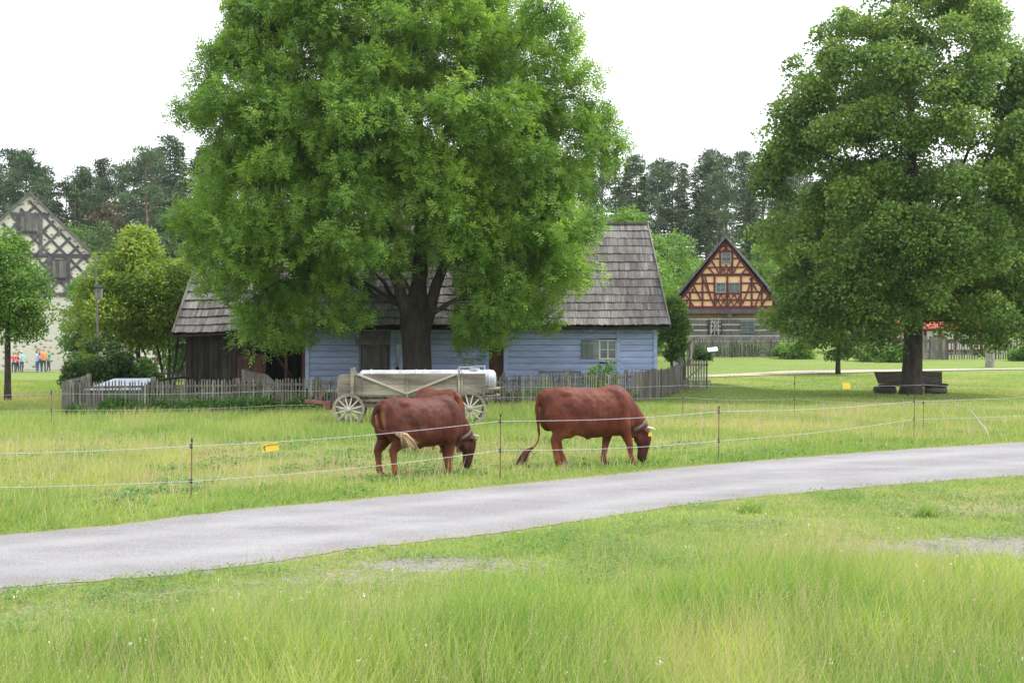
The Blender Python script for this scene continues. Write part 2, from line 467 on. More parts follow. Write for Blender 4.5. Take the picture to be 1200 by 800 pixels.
def strip(name, A, B, mat, n=500, cross=20, lift=.006, jag=.12, seed=1):
    a = resample(A, n); b = resample(B, n)
    nrm = b - a; nrm /= np.hypot(nrm[:, 0], nrm[:, 1])[:, None]
    s = np.arange(n) * .1
    ja = (fbm(s * 1.1, s * 0 + 3, seed) - .5) * 2 * jag + (vnoise(s * 6, s * 0, seed + 9) - .5) * jag * .7
    jb = (fbm(s * 1.1, s * 0 + 8, seed + 3) - .5) * 2 * jag + (vnoise(s * 6, s * 0, seed + 19) - .5) * jag * .7
    a = a + nrm * ja[:, None]; b = b + nrm * jb[:, None]
    V = []; E = []; RT = []
    for j in range(cross + 1):
        t = j / cross; p = a * (1 - t) + b * t
        V.append(np.stack([p[:, 0], p[:, 1], gz(p[:, 0], p[:, 1]) + lift], 1))
        E.append(np.full(n, 1.0 if j in (0, cross) else (.35 if j in (1, cross - 1) else 0.0)) * (.3 + .7 * vnoise(s * .9, s * 0 + j, seed + 5)))
        RT.append((math.exp(-((t - .27) / .09) ** 2) + math.exp(-((t - .74) / .09) ** 2)) * (.15 + .4 * vnoise(s * .5, s * 0 + j * .3, seed + 6)))
    V = np.concatenate(V); E = np.concatenate(E)
    I = np.arange((cross + 1) * n).reshape(cross + 1, n)
    Q = np.stack([I[:-1, :-1], I[1:, :-1], I[1:, 1:], I[:-1, 1:]], -1).reshape(-1, 4)
    return tag(np_mesh(name, V, Q, mat, attrs={'edge': E, 'rut': np.concatenate(RT)}), kind='structure')


strip('road', FARP, NEARP, M['road'])
# sandy path far behind
PA = np.array([(4.5, 71.2), (8, 73.2), (12, 75.5), (16, 79), (22, 80.5), (30, 82), (48, 85), (75, 90)]); PB = np.array([(4.5, 69.6), (8, 71.2), (12, 73.2), (16, 75.5), (22, 78.2), (30, 80.8), (48, 83.9), (75, 88.8)])
strip('path', PA[:], PB[:], M['path'], n=260, lift=.035, jag=.2, seed=4)
PC = np.array([(-70, 101), (-40, 100), (-20, 99.5)]); PD = np.array([(-70, 98.5), (-40, 98), (-20, 98)])
strip('path', PC, PD, M['path'], n=120, lift=.03, jag=.2, seed=7)

# ---------------------------------------------------------------- grass (stuff)
def blades(name, X, Y, H, W, lean, tint, mat, tall=True, drop=0.0):
    n = len(X); az = RNG.uniform(0, 2 * np.pi, n); wz = RNG.uniform(0, 2 * np.pi, n)
    wind = np.array([.5, .1])
    Z = gz(X, Y) - .02
    lx = (np.cos(az) * lean + wind[0] * lean * .6) * H; ly = (np.sin(az) * lean + wind[1] * lean) * H
    sx = np.cos(wz) * W / 2; sy = np.sin(wz) * W / 2
    B = np.stack([X, Y, Z], 1); S = np.stack([sx, sy, 0 * sx], 1)
    Mid = B + np.stack([lx * .35, ly * .35, H * .55], 1)
    T = B + np.stack([lx, ly, H * (1 - drop * RNG.random(n))], 1)
    if tall:
        V = np.stack([B - S, B + S, Mid + S * .7, Mid - S * .7, T], 1).reshape(-1, 3)
        k = np.arange(n)[:, None] * 5
        Q = np.concatenate([k + np.array([[0, 1, 2]]), k + np.array([[0, 2, 3]]), k + np.array([[3, 2, 4]])], 1).reshape(-1, 3)
        tt = np.repeat(tint, 5)
    else:
        V = np.stack([B - S, B + S, T], 1).reshape(-1, 3)
        Q = np.arange(n * 3).reshape(-1, 3); tt = np.repeat(tint, 3)
    return np_mesh(name, V, Q, mat, tint=np.clip(tt, 0, 1)), T


def region(n, d0, d1, margin=1.25, power=1.0):
    """more points near the camera: uniform in distance, uniform in bearing"""
    d = d0 + (d1 - d0) * RNG.random(n) ** power
    t = RNG.uniform(-1, 1, n) * (600 / F) * margin
    return t * d, d


def tall_mask(X, Y):
    """0..1: share of tall meadow; in front of the verge"""
    dist = near_edge_y(X) - Y
    lim = 4.2 + np.clip(X + 3.3, -1, 3.3) * .30 + np.clip(X, 0, 8) * .5 + 1.6 * sstep(3.2, 4.4, X) + .3 * np.sin(X * 1.1 + 1) + (fbm(X * .8, Y * .8, 31) - .5) * 2.0
    return sstep(-1.5, 1.0, dist - lim)


# tall meadow in front
X, Y = region(185000, 6.5, 15.5, 1.65, .9)
tm = tall_mask(X, Y); b = bare_f(X, Y)
keep = RNG.random(len(X)) < tm * np.clip(1.1 - b * .9, .15, 1)
X, Y, tm = X[keep], Y[keep], tm[keep]
n = len(X); pn = fbm(X * .9, Y * .9, 3)
H = (.26 + .36 * RNG.random(n)) * (.45 + .95 * pn) * (.25 + .75 * tm)
W = .0045 + .004 * RNG.random(n)
tint = .05 + .75 * RNG.random(n) ** 1.4 + (fbm(X * .8, Y * .8, 8) - .5) * 1.7
o, _ = blades('tall_grass', X, Y, H, W, .35 + .3 * RNG.random(n), tint, M['tall_grass'])
tag(o, 'tall green meadow grass filling the foreground below the gravel road', 'grass', kind='stuff')
# seed stems
X, Y = region(34000, 6.5, 17.5, 1.6, .9)
tm = tall_mask(X, Y); keep = RNG.random(len(X)) < (tm * .75 + .45 * sstep(-2, 1, X) * sstep(1.0, 2.6, near_edge_y(X) - Y) * (1 - bare_f(X, Y)) + .01) * (Y < near_edge_y(X) - .8) * sstep(.3, .6, fbm(X * .55, Y * .55, 12))
X, Y, tm = X[keep], Y[keep], tm[keep]; n = len(X)
H = (.42 + .36 * RNG.random(n)) * (.35 + .65 * tm)
o, T = blades('grass_stems', X, Y, H, .0035 + 0 * X, .12 + .22 * RNG.random(n), RNG.random(n) * .8, M['seed'])
tag(o, 'thin flowering grass stems standing above the foreground meadow', 'grass', kind='stuff')


def heads(name, T, mat, s0, s1, k=5, tint=None, drop=.12):
    n = len(T) * k
    P = np.repeat(T, k, 0); j = np.tile(np.arange(k), len(T))
    P = P + RNG.normal(0, .006, (n, 3)); P[:, 2] -= j / k * drop
    ax = RNG.normal(0, .35, (n, 3)); ax[:, 2] += 1; ax /= np.linalg.norm(ax, axis=1)[:, None]
    sd = np.cross(ax, RNG.normal(0, 1, (n, 3))); sd /= np.linalg.norm(sd, axis=1)[:, None]
    L = RNG.uniform(s0, s1, n)[:, None]; Wd = L * .28
    V = np.stack([P, P + ax * L * .5 + sd * Wd, P + ax * L, P + ax * L * .5 - sd * Wd], 1).reshape(-1, 3)
    return np_mesh(name, V, np.arange(n * 4).reshape(-1, 4), mat, tint=np.repeat(RNG.random(n), 4))


tag(heads('grass_seed_heads', T[::2], M['seed'], .005, .012, k=6, drop=.15), 'pale pinkish seed heads on the foreground grass stems', 'grass', kind='stuff')

X, Y = region(36000, 6.5, 14.0, 1.6, .9)
tm = tall_mask(X, Y); pt = sstep(.48, .68, fbm(X * .65 + 9, Y * .65, 55)); keep = RNG.random(len(X)) < tm ** 2 * (.12 + .88 * pt)
X, Y, pt = X[keep], Y[keep], pt[keep]; n = len(X)
H = (.42 + .34 * RNG.random(n)) * (.75 + .25 * pt)
o, _ = blades('long_grass', X, Y, H, .006 + .005 * RNG.random(n), .22 + .4 * RNG.random(n) ** 2, .05 + .55 * RNG.random(n) ** 2 + .35 * (RNG.random(n) < .12), M['tall_grass'])
tag(o, 'longer darker grass blades in patches of the foreground meadow', 'grass', kind='stuff')

# short verge grass on both sides of the road
X, Y = region(215000, 9, 36, 1.45, 1.1)
dn = near_edge_y(X) - Y; df = Y - far_edge_y(X)
ok = ((dn > -.30 * RNG.random(len(X)) ** 3)) | ((df > -.25 * RNG.random(len(X)) ** 3) & (df < 3.0))
b = bare_f(X, Y) + (fbm(X * 7, Y * 7, 77) - .5) * 1.1
ok &= RNG.random(len(X)) < np.clip(1.1 - b * 1.7, .03, 1)
ok &= ~((dn > 0) & (RNG.random(len(X)) < tall_mask(X, Y)))
X, Y, dn, df = X[ok], Y[ok], dn[ok], df[ok]; n = len(X)
H = (.035 + .06 * RNG.random(n)) * (.6 + .9 * fbm(X * 1.5, Y * 1.5, 9)); H = np.where(df > 0, H * 1.5, H)
tint = .10 + .45 * RNG.random(n) + (fbm(X * .6, Y * .6, 21) - .5) * .8
o, _ = blades('verge_grass', X, Y, H, .006 + .0006 * Y, .6, tint, M['grass'])
tag(o, 'short green grass of the verges on both sides of the gravel road', 'grass', kind='stuff')

# pasture beyond the road
X, Y = region(330000, 15.5, 75, 1.2, 1.05)
df = Y - far_edge_y(X); ok = df > .25
X, Y, df = X[ok], Y[ok], df[ok]; n = len(X)
pn = fbm(X * .45, Y * .35, 14); dry = dry_f(X, Y)
H = (.07 + .12 * RNG.random(n)) * (.45 + 1.1 * pn) * np.where(df < 1.2, .8, 1.15)
H = np.where((Y > 44) & (X > 3), H * .55, H); H = np.where((Y < 30) & (X > -6), H * .45, H)
H = np.where((Y > 30) & (Y < 46) & (X < 2), H * 1.5, H)
tint = .22 + .4 * RNG.random(n) + (fbm(X * .5, Y * .4, 22) - .5) * .8 + dry * .35
o, _ = blades('pasture_grass', X, Y, H, .008 + .00055 * Y, .5, tint, M['grass'], tall=False)
tag(o, 'light green pasture grass between the road and the picket fence', 'grass', kind='stuff')
X, Y = region(36000, 16, 55, 1.2, 1.0)
df = Y - far_edge_y(X); dry = dry_f(X, Y); ok = (df > .6) & (RNG.random(len(X)) < .12 + dry * 1.1)
ok &= ~((Y > 44) & (X > 3))
X, Y = X[ok], Y[ok]; n = len(X)
o, T = blades('dry_grass_stems', X, Y, .22 + .22 * RNG.random(n), .006 + .0004 * Y, .3, RNG.random(n) * .9, M['seed'], tall=False)
tag(o, 'straw coloured dry grass stems scattered over the pasture', 'grass', kind='stuff')


# ---------------------------------------------------------------- foliage
def unit(a): return a / np.maximum(np.linalg.norm(a, axis=1), 1e-9)[:, None]


def clump_points(C, Rr, n, squash=.7, shell=.45, w=None):
    """n points in clumps; returns P, outward direction, clump index"""
    pr = np.asarray(Rr) ** 2; pr = pr / pr.sum()
    idx = RNG.choice(len(C), n, p=pr)
    d = unit(RNG.normal(0, 1, (n, 3)) + np.array([0, 0, .25]))
    r = (shell + (1 - shell) * RNG.random(n) ** .5)
    wob = 1 + .25 * np.sin(d[:, 0] * 5 + idx) * np.sin(d[:, 1] * 4 + idx * 2.3)
    P = C[idx] + d * (r * wob * Rr[idx])[:, None] * np.array([1, 1, squash])
    return P, d, idx


def leaves(name, C, Rr, n, size, mat, parent, ctint=None, squash=.7, shell=.45, aspect=.55, droop=.25, keep=None, spread=.35, shifter=None):
    P, d, idx = clump_points(C, Rr, n, squash, shell)
    if keep is not None:
        k = keep(P); P, d, idx = P[k], d[k], idx[k]
    n = len(P)
    ax = unit(d * .7 + RNG.normal(0, .6, (n, 3)) + np.array([0, 0, -droop]))
    nrm = unit(np.array([0, 0, 1.0]) + d * .5 + RNG.normal(0, .55, (n, 3)))
    sd = unit(np.cross(ax, nrm))
    L = size * RNG.uniform(.7, 1.35, n)[:, None]; Wd = L * aspect / 2
    V = np.stack([P, P + ax * L * .42 + sd * Wd, P + ax * L, P + ax * L * .42 - sd * Wd], 1).reshape(-1, 3)
    ct = (RNG.random(len(C)) if ctint is None else ctint)[idx]
    t = np.clip(ct * .6 + RNG.random(n) ** 2 * .5 - .05, 0, 1)
    return np_mesh(name, V, np.arange(n * 4).reshape(-1, 4), mat, parent, tint=np.repeat(t, 4))


def sprays(name, C, Rr, n, length, mat, parent, ctint=None, squash=.75, shell=.5, keep=None, pairs=4, lw=.30, per=7):
    """shoots, each with several pinnate leaves radiating from its tip; a leaf is paired leaflets on a stalk"""
    P, d, idx = clump_points(C, Rr, n // per, squash, shell)
    if keep is not None:
        k = keep(P); P, d, idx = P[k], d[k], idx[k]
    st = RNG.random(len(P))
    hz = d.copy(); hz[:, 2] *= .4
    shoot = unit(hz + RNG.normal(0, .35, P.shape) + np.array([0, 0, .30]))
    P = np.repeat(P, per, 0); shoot = np.repeat(shoot, per, 0); idx = np.repeat(idx, per); st = np.repeat(st, per)
    n = len(P); j = np.tile(np.arange(per), n // per)
    e1 = unit(np.cross(shoot, np.array([.3, .2, 1.0]))); e2 = np.cross(shoot, e1); an = j * 2.4 + RNG.normal(0, .3, n)
    P = P - shoot * (j / per * .20)[:, None]
    ax = unit(shoot * (.75 - .5 * j / per)[:, None] + (e1 * np.cos(an)[:, None] + e2 * np.sin(an)[:, None]) * .95 + RNG.normal(0, .12, (n, 3)) + np.array([0, 0, -.12]))
    nrm = unit(np.array([0, 0, 1.0]) + shoot * .6 + RNG.normal(0, .2, (n, 3)))
    sd = unit(np.cross(ax, nrm)); nrm = np.cross(sd, ax)
    L = length * RNG.uniform(.75, 1.3, n)[:, None]
    out = []
    for k in range(pairs):
        t = .25 + .7 * k / pairs
        for sgn in (-1, 1):
            b = P + ax * L * t - nrm * L * (.15 * t * t)
            la = unit(ax * .75 + sd * sgn * .8 - nrm * .15); ls = np.cross(la, nrm)
            ll = L * lw * (1.1 - .25 * abs(t - .5)); lwid = ll * .235
            out.append(np.stack([b, b + la * ll * .45 + ls * lwid, b + la * ll, b + la * ll * .45 - ls * lwid], 1))
    b = P + ax * L * .9 - nrm * L * .14; ll = L * lw
    out.append(np.stack([b, b + ax * ll * .45 + sd * ll * .235, b + ax * ll, b + ax * ll * .45 - sd * ll * .235], 1))
    V = np.stack(out, 1).reshape(-1, 3)
    ct = (RNG.random(len(C)) if ctint is None else ctint)[idx]
    t = np.clip(ct * .45 + st ** 1.5 * .5 + RNG.random(n) * .15 - .05, 0, 1)
    return np_mesh(name, V, np.arange(len(V)).reshape(-1, 4), mat, parent, tint=np.repeat(t, 4 * (2 * pairs + 1)))


def limb(mb, a, b, r0, r1, bend=.15, n=6, sides=7):
    a = Vector(a); b = Vector(b); L = (b - a).length
    off = Vector((random.uniform(-1, 1), random.uniform(-1, 1), random.uniform(-.2, .6))) * L * bend
    pts = []; rr = []
    for i in range(n):
        t = i / (n - 1)
        p = a.lerp(b, t) + off * math.sin(math.pi * t) + Vector([random.uniform(-1, 1) * L * .015 for _ in range(3)])
        pts.append(p); rr.append(r0 + (r1 - r0) * t ** .8)
    mb.tube(pts, rr, sides)
    return pts


def tree(name, loc, label, cat, prof, clump_r, nclump, nleaf, size, leafm, trunk, barkm, ztrunk=None, depth=1.0, kind='leaf', group=None,
         seed=0, skip=None, squash=.7, extra=(), inner=.35, lobes=.13, cx=0, nlimb=26, keep=None, aspect=.55, stems=None, shell=.45, sub=0):
    """prof: [(z, radius)] local heights; trunk: [(x,y,z,r)]"""
    rs = np.random.default_rng(seed + 100); random.seed(seed)
    root = empty(name, loc, label, cat, group)
    zs = np.array([p[0] for p in prof]); rsd = np.array([p[1] for p in prof])
    C = []; RR = []; tries = 0
    w = np.interp(np.linspace(zs[0], zs[-1], 200), zs, rsd) ** 1.1; cw = np.cumsum(w); cw /= cw[-1]
    while len(C) < nclump and tries < nclump * 30:
        tries += 1
        z = np.interp(rs.random(), cw, np.linspace(zs[0], zs[-1], 200)); a = rs.uniform(0, 2 * math.pi)
        Rz = np.interp(z, zs, rsd) * (1 + lobes * math.sin(3 * a + seed) + lobes * .8 * math.sin(5 * a + z * .9 + seed * 2) + lobes * .6 * math.sin(z * 1.7 + a))
        rc = clump_r * rs.uniform(.65, 1.3)
        q = (1 - rs.random() ** 2 * .25) if rs.random() > inner else rs.random() ** .5 * .8
        r = max(0, (Rz - rc * .7)) * q
        c = np.array([math.cos(a) * r + cx, math.sin(a) * r * depth, z])
        if skip and skip(c): continue
        C.append(c); RR.append(rc)
    for e in extra: C.append(np.array(e[:3])); RR.append(e[3])
    MC = [np.array(c) for c in C]
    tm_ = rs.random(len(C))
    if sub:
        C2 = []; R2 = []; T2 = []
        for c, r, tq in zip(C, RR, tm_):
            o_ = np.array([c[0] - cx, c[1], (c[2] - zs[0] - (zs[-1] - zs[0]) * .35) * .5]); o_ /= max(np.linalg.norm(o_), .1)
            for j in range(sub):
                d = rs.normal(0, 1, 3) + o_ * .9 + np.array([0, 0, .5]); d /= np.linalg.norm(d)
                C2.append(c + d * r * .62 * np.array([1, 1, .75])); R2.append(r * rs.uniform(.36, .58)); T2.append(tq * .6 + rs.random() * .4)
        C, RR, tm_ = C2, R2, np.array(T2)
    C = np.array(C); RR = np.array(RR)
    ct = tm_ ** 1.2 * 1.05
    mb = MB(); tp = [Vector(t[:3]) for t in trunk]
    mb.tube(tp, [t[3] for t in trunk], 12)
    sel = rs.permutation(len(MC))[:nlimb]
    top = tp[-1]
    nodes = []
    for k in range(len(tp) - 1):
        for j in range(4): nodes.append((tp[k].lerp(tp[k + 1], j / 4), trunk[k][3]))
    for s_ in (stems or []):
        ps = limb(mb, s_[0], s_[1], s_[2], s_[3], .06)
        for j, p_ in enumerate(ps[1:]): nodes.append((p_, s_[2] + (s_[3] - s_[2]) * (j + 1) / 5))
    zlow = zs[0] + (zs[-1] - zs[0]) * .03
    for i in sel:
        c = Vector(MC[i]); best = None
        for (p_, r_) in nodes:
            if p_.z < zlow: continue
            dx = c - p_; hd = math.hypot(dx.x, dx.y); cost = dx.length + max(0, hd * .45 - dx.z) * 1.5
            if best is None or cost < best[0]: best = (cost, p_, r_)
        if best is None: continue
        L_ = (c - best[1]).length; rb = min(best[2] * .55, .022 + .014 * L_)
        limb(mb, best[1], c, rb, max(rb * .2, .010), .12)
    mb.build('trunk', barkm, root, True)
    if kind == 'spray': sprays('crown', C, RR, nleaf, size, leafm, root, ct, squash, shell, keep=keep, pairs=2, lw=.40)
    else: leaves('crown', C, RR, nleaf, size, leafm, root, ct, squash, shell, keep=keep, aspect=aspect)
    return root


def eave_z(Y): return 2.75 + (Y - 51.3) * .84


# big ash in front of the farmhouse
AX, AY = -3.35, 47.6


def ash_skip(c):
    X, Y, z = c[0] + AX, c[1] + AY, c[2]
    if Y > 50.3 and z < eave_z(min(Y, 56.5)) + 1.1: return True
    if z < 4.9 and abs(X - AX) < 1.9 and Y < 51: return True
    if z < 3.6 and X < AX - 1 and X > AX - 3.4: return True
    return False


def ash_keep(P):
    X, Y, z = P[:, 0] + AX, P[:, 1] + AY, P[:, 2]
    bad = (Y > 50.8) & (z < 2.75 + (np.clip(Y, 50, 56.5) - 51.3) * .84 + .15)
    return ~bad


tree('ash_tree', (AX, AY, 0), 'huge light green ash tree overhanging the long blue farmhouse', 'tree',
     [(2.6, 4.4), (3.6, 5.8), (5, 6.8), (7, 7.15), (9, 7.0), (11, 6.5), (13, 5.6), (15, 4.5), (17, 3.1), (18.6, 1.2)],
     1.45, 330, 210000, .27, M['ash_leaf'],
     [(0, 0, -.1, .72), (.02, 0, .5, .60), (.05, 0, 1.4, .50), (0, 0, 2.3, .50), (-.05, 0, 2.9, .52), (.1, 0, 4.2, .27), (.2, .1, 6.5, .21), (.1, .1, 9.5, .16), (0, 0, 13, .13), (0, 0, 16.5, .05)],
     M['bark'], depth=.82, kind='spray', seed=3, shell=.5, lobes=.10, sub=6, skip=ash_skip, cx=-.6, nlimb=90, keep=ash_keep,
     extra=[(1.6, -2.6, 3.0, .9), (2.5, -2.9, 2.6, .95), (3.3, -2.4, 3.0, 1.0), (4.0, -2.0, 3.6, 1.0), (2.3, -2.2, 3.9, 1.1), (3.2, -2.9, 4.3, 1.1), (1.5, -2.2, 2.5, .6), (4.4, -1.8, 2.9, .7),
            (-5.2, -2.8, 3.1, .8), (-5.6, -2.6, 4.2, 1.0), (-4.8, -2.4, 2.4, .45), (-6.5, -2.0, 4.3, 1.0), (-7.0, -1, 5, 1.0), (-1.6, -3.4, 5.0, .8), (-.2, -3.3, 4.6, .6), (-2.6, -3, 4.6, .8), (-.4, -4.4, 6.4, 1.1), (.9, -4.3, 7.4, 1.2), (-1.6, -4.6, 7.6, 1.2), (0, -4.6, 9.2, 1.2), (1.4, -4.1, 5.6, 1.0), (-.8, -4.0, 10.8, 1.2), (-2.9, -4.3, 6.2, 1.1), (.4, -3.2, 8.2, 1.1), (-1.0, -3.2, 6.6, 1.0), (.8, -3.4, 12.0, 1.3), (-1.2, -2.6, 13.2, 1.3), (.3, -1.8, 14.8, 1.2), (-.3, -3.6, 5.2, .85), (.6, -3.2, 5.8, .9), (-1.1, -3.2, 5.9, .9), (.2, -2.6, 6.9, 1.0), (-.2, -4.3, 8.4, 1.2), (-1.9, -3.8, 5.2, .8), (1.9, -3.6, 6.4, 1.0), (-2.2, -3.6, 7.0, 1.0), (2.6, -4.0, 9.4, 1.2), (-3.4, -3.8, 9.6, 1.2)],
     stems=[((-.15, 0, 2.5), (-1.5, -.3, 6.5), .27, .11), ((.2, 0, 2.5), (1.3, .2, 6.5), .27, .12), ((1.3, .2, 6.5), (3.4, -1.0, 12.0), .13, .04), ((-1.5, -.3, 6.5), (-4.2, -1, 11.5), .12, .04), ((1.0, .1, 5.4), (4.6, .6, 9.0), .12, .03), ((-1.2, -.2, 5.4), (-5.6, .2, 8.0), .12, .03), ((.2, 0, 3.0), (3.4, -2.2, 4.6), .11, .03), ((-.4, 0, 3.4), (-5.2, -2.2, 5.6), .11, .03), ((0, -.2, 4.5), (-1.5, -4.2, 8.0), .11, .03), ((.2, -.2, 4.5), (2, -4.0, 8.5), .11, .03), ((-5, -2.5, 4.2), (-4.7, -2.6, 2.0), .04, .015)])

# lime tree on the right
LX, LY = (1068 - 600) * 56 / F, 56.0
LZ = gzf(LX, LY)
tree('lime_tree', (LX, LY, LZ), 'large round dark green lime tree shading the log bench', 'tree',
     [(2.3, 4.0), (3.2, 5.4), (5, 6.0), (7.5, 6.2), (9.5, 6.2), (11.6, 5.8), (13.6, 5.1), (15.2, 3.9), (16.4, 2.0)],
     1.2, 350, 300000, .125, M['lime_leaf'],
     [(0, 0, -.15, .60), (0, 0, .35, .46), (.05, 0, 1.4, .40), (.08, 0, 2.6, .38), (.1, 0, 4.5, .36), (.1, 0, 7, .27), (0, 0, 10, .18), (0, 0, 14, .08)],
     M['bark'], depth=.9, seed=12, skip=lambda c: abs(c[0]) < 1.4 and c[2] < 3.5 and c[1] < 2.5, nlimb=70, aspect=.85, squash=.65, cx=.2, inner=.25, lobes=.06, shell=.5, sub=6,
     stems=[((0, 0, 3), (-1.3, 0, 7.5), .2, .08), ((0, 0, 3.4), (1.5, 0, 8), .2, .08), ((-1.3, 0, 7.5), (-3.4, 0, 12), .09, .03), ((1.5, 0, 8), (3.2, 0, 13), .09, .03), ((0, 0, 2.9), (-4.5, -.5, 5.2), .13, .03), ((0, 0, 3.1), (4.5, -.5, 5.4), .13, .03), ((0, 0, 5), (0, -4.2, 8), .1, .03)],
     extra=[(-4.6, -1.5, 2.2, .8), (-3.6, -2.2, 2.5, .7), (2.5, -2, 2.3, .8), (3.6, -2.4, 2.5, .8), (-5.6, 0, 3.2, .8), (4.6, -2.5, 2.4, .8), (-2.6, -3.0, 3.4, .8)])

# small lime further back (seen under the crown of the big one)
P0 = at(982, 430, 76); zz = gzf(P0.x, 76)
tree('young_tree', (P0.x, 76, zz), 'small young tree under the left edge of the big lime crown', 'tree',
     [(1.0, .9), (1.8, 1.8), (2.8, 2.1), (4.2, 1.7), (5.3, .5)], .45, 60, 16000, .12, M['lime_leaf'],
     [(0, 0, -.1, .16), (0, 0, .7, .13), (0, 0, 2.5, .09), (0, 0, 4.2, .04)], M['bark'], seed=5, nlimb=12, aspect=.85)

# small tree at the left edge
P0 = at(9, 472, 49)
tree('young_tree', (P0.x, 49, 0), 'young slim trunked tree standing at the left edge of the pasture', 'tree',
     [(2.35, .8), (2.8, 1.45), (3.6, 1.7), (4.6, 1.45), (5.6, .9), (6.2, .35)], .5, 80, 22000, .12, M['fresh_leaf'],
     [(0, 0, -.1, .15), (0, 0, .6, .12), (0, 0, 2.2, .10), (0, 0, 4.0, .06), (0, 0, 5.5, .03)], M['bark'], seed=8, nlimb=18, lobes=.16, shell=.3)
P0 = at(93, 440, 74)
tree('leafy_tree', (P0.x, 74, 0), 'rounded green tree between the slim tree and the hazel, in front of the stone barn', 'tree',
     [(.6, .7), (1.6, 1.1), (3.2, 1.3), (4.6, .9), (5.4, .3)], .45, 50, 10000, .15, M['mid_leaf'],
     [(0, 0, -.1, .16), (0, 0, 1.8, .12), (0, 0, 4.2, .04)], M['bark'], seed=19, nlimb=12)
P0 = at(-34, 470, 60)
tree('leafy_tree', (P0.x, 60, 0), 'broad leafy tree cut by the left edge of the photo', 'tree',
     [(2.5, 1.6), (3.8, 2.4), (5.2, 2.3), (6.5, 1.6), (7.4, .5)], .7, 60, 18000, .14, M['fresh_leaf'],
     [(0, 0, -.1, .2), (0, 0, 2.2, .15), (0, 0, 5.5, .05)], M['bark'], seed=9, nlimb=14)

# yellow-green shrub tree
P0 = at(160, 440, 56)
tree('hazel_tree', (P0.x, 56, 0), 'yellow green many stemmed tree in front of the stone gable', 'tree',
     [(2.1, 1.3), (2.8, 2.4), (3.6, 2.7), (4.7, 2.2), (5.8, 1.3), (6.5, .4)], .7, 110, 42000, .14, M['shrub_leaf'],
     [(.2, 0, -.1, .12), (.1, 0, 1.0, .1), (0, 0, 3, .08), (0, 0, 5, .04)], M['bark'], seed=14, nlimb=24, lobes=.17, shell=.3,
     extra=[(-2.0, 0, 4.0, .8), (-2.5, 0, 3.2, .7), (-1.8, 0, 2.0, .7), (1.7, 0, 2.9, .6)],
     stems=[((1.15, 0, -.1), (.6, 0, 3), .07, .04), ((1.3, 0, -.1), (1.9, 0, 3.2), .07, .04), ((1.25, .1, -.1), (1.2, 0, 3), .07, .04), ((.9, 0, -.1), (0, 0, 2.5), .06, .03), ((1.4, 0, -.1), (2.4, .3, 3), .05, .03)])
P0 = at(132, 445, 50)


def bush(name, loc, label, rx, h, n, size, m, seed, nc=34, group=None, ry=None, cat='bush', squash=.8, sh=.35):
    rs = np.random.default_rng(seed); root = empty(name, loc, label, cat, group)
    C = np.stack([rs.uniform(-1, 1, nc) * rx * .8, rs.uniform(-1, 1, nc) * (ry or rx) * .8, np.zeros(nc)], 1)
    hh = h * np.sqrt(np.clip(1 - (C[:, 0] / rx) ** 2, .1, 1)) * rs.uniform(.75, 1.05, nc)
    C[:, 2] = rs.uniform(.15, .85, nc) * hh
    rr = rs.uniform(.7, 1.2, nc) * min(rx, h) * .3
    mb = MB(); random.seed(seed)
    for i in range(min(nc, 9)): limb(mb, (random.uniform(-.2, .2) * rx, 0, -.05), C[i], .03, .012, .1, 5, 5)
    mb.build('stem', M['bark'], root, True)
    leaves('foliage', C, rr, n, size, m, root, None, squash, sh)
    return root


bush('bush', (P0.x - .1, 50, 0), 'dark rounded bush behind the left end of the picket fence', 1.25, 2.5, 16000, .12, M['dark_leaf'], 21)
P1 = at(168, 445, 51.5)
bush('bush', (P1.x, 51.5, 0), 'lower mid green bush beside the bird house pole', .9, 1.7, 9000, .12, M['mid_leaf'], 22)
P1 = at(100, 445, 53)
bush('bush', (P1.x, 53, 0), 'low dark bush at the left behind the fence corner', .9, 1.5, 7000, .12, M['dark_leaf'], 23)

# climbing shrub at the right end of the house
P1 = at(790, 425, 56)
tree('climbing_shrub', (P1.x, 56, gzf(P1.x, 56)), 'dark green climbing shrub hanging over the right end of the blue farmhouse', 'shrub',
     [(1.2, .35), (1.9, .6), (2.6, .7), (3.3, .5), (3.7, .2)], .34, 34, 11000, .11, M['mid_leaf'], [(-.1, 0, -.1, .06), (-.1, 0, 1.2, .05), (0, 0, 2.8, .03)], M['bark'], seed=24, nlimb=10)

# deciduous trees behind the farmhouse, right
dec = [(792, 122, 10.2, 'fresh_leaf', 'bright green leafy tree between farmhouse roof and half timbered house', 31, 3.6, 10),
       (768, 110, 9.0, 'fresh_leaf', 'bright green tree beside the right edge of the farmhouse roof', 36, 3.2, 10),
       (735, 84, 9.6, 'fresh_leaf', 'light green tree top showing above the farmhouse ridge', 32, 3.4, 14),
       (752, 92, 7.8, 'mid_leaf', 'mid green tree behind the right end of the farmhouse roof', 33, 2.3, 12),
       (822, 112, 6.6, 'fresh_leaf', 'light green tree just left of the half timbered gable', 34, 3.0, 12),
       (893, 116, 8.8, 'fresh_leaf', 'yellow green tree right of the half timbered gable', 35, 2.6, 12)]
for (px, d, h, m, lab, sd, r, _) in dec:
    X = (px - 600) * d / F
    tree('leafy_tree', (X, d, gzf(X, d)), lab, 'tree', [(h * .12, r * .7), (h * .35, r), (h * .65, r * .85), (h * .88, r * .5), (h, r * .1)], r * .3, 70, 20000, .2, M[m],
         [(0, 0, -.1, .2), (0, 0, h * .4, .14), (0, 0, h * .85, .04)], M['bark'], seed=sd, nlimb=12, lobes=.15)
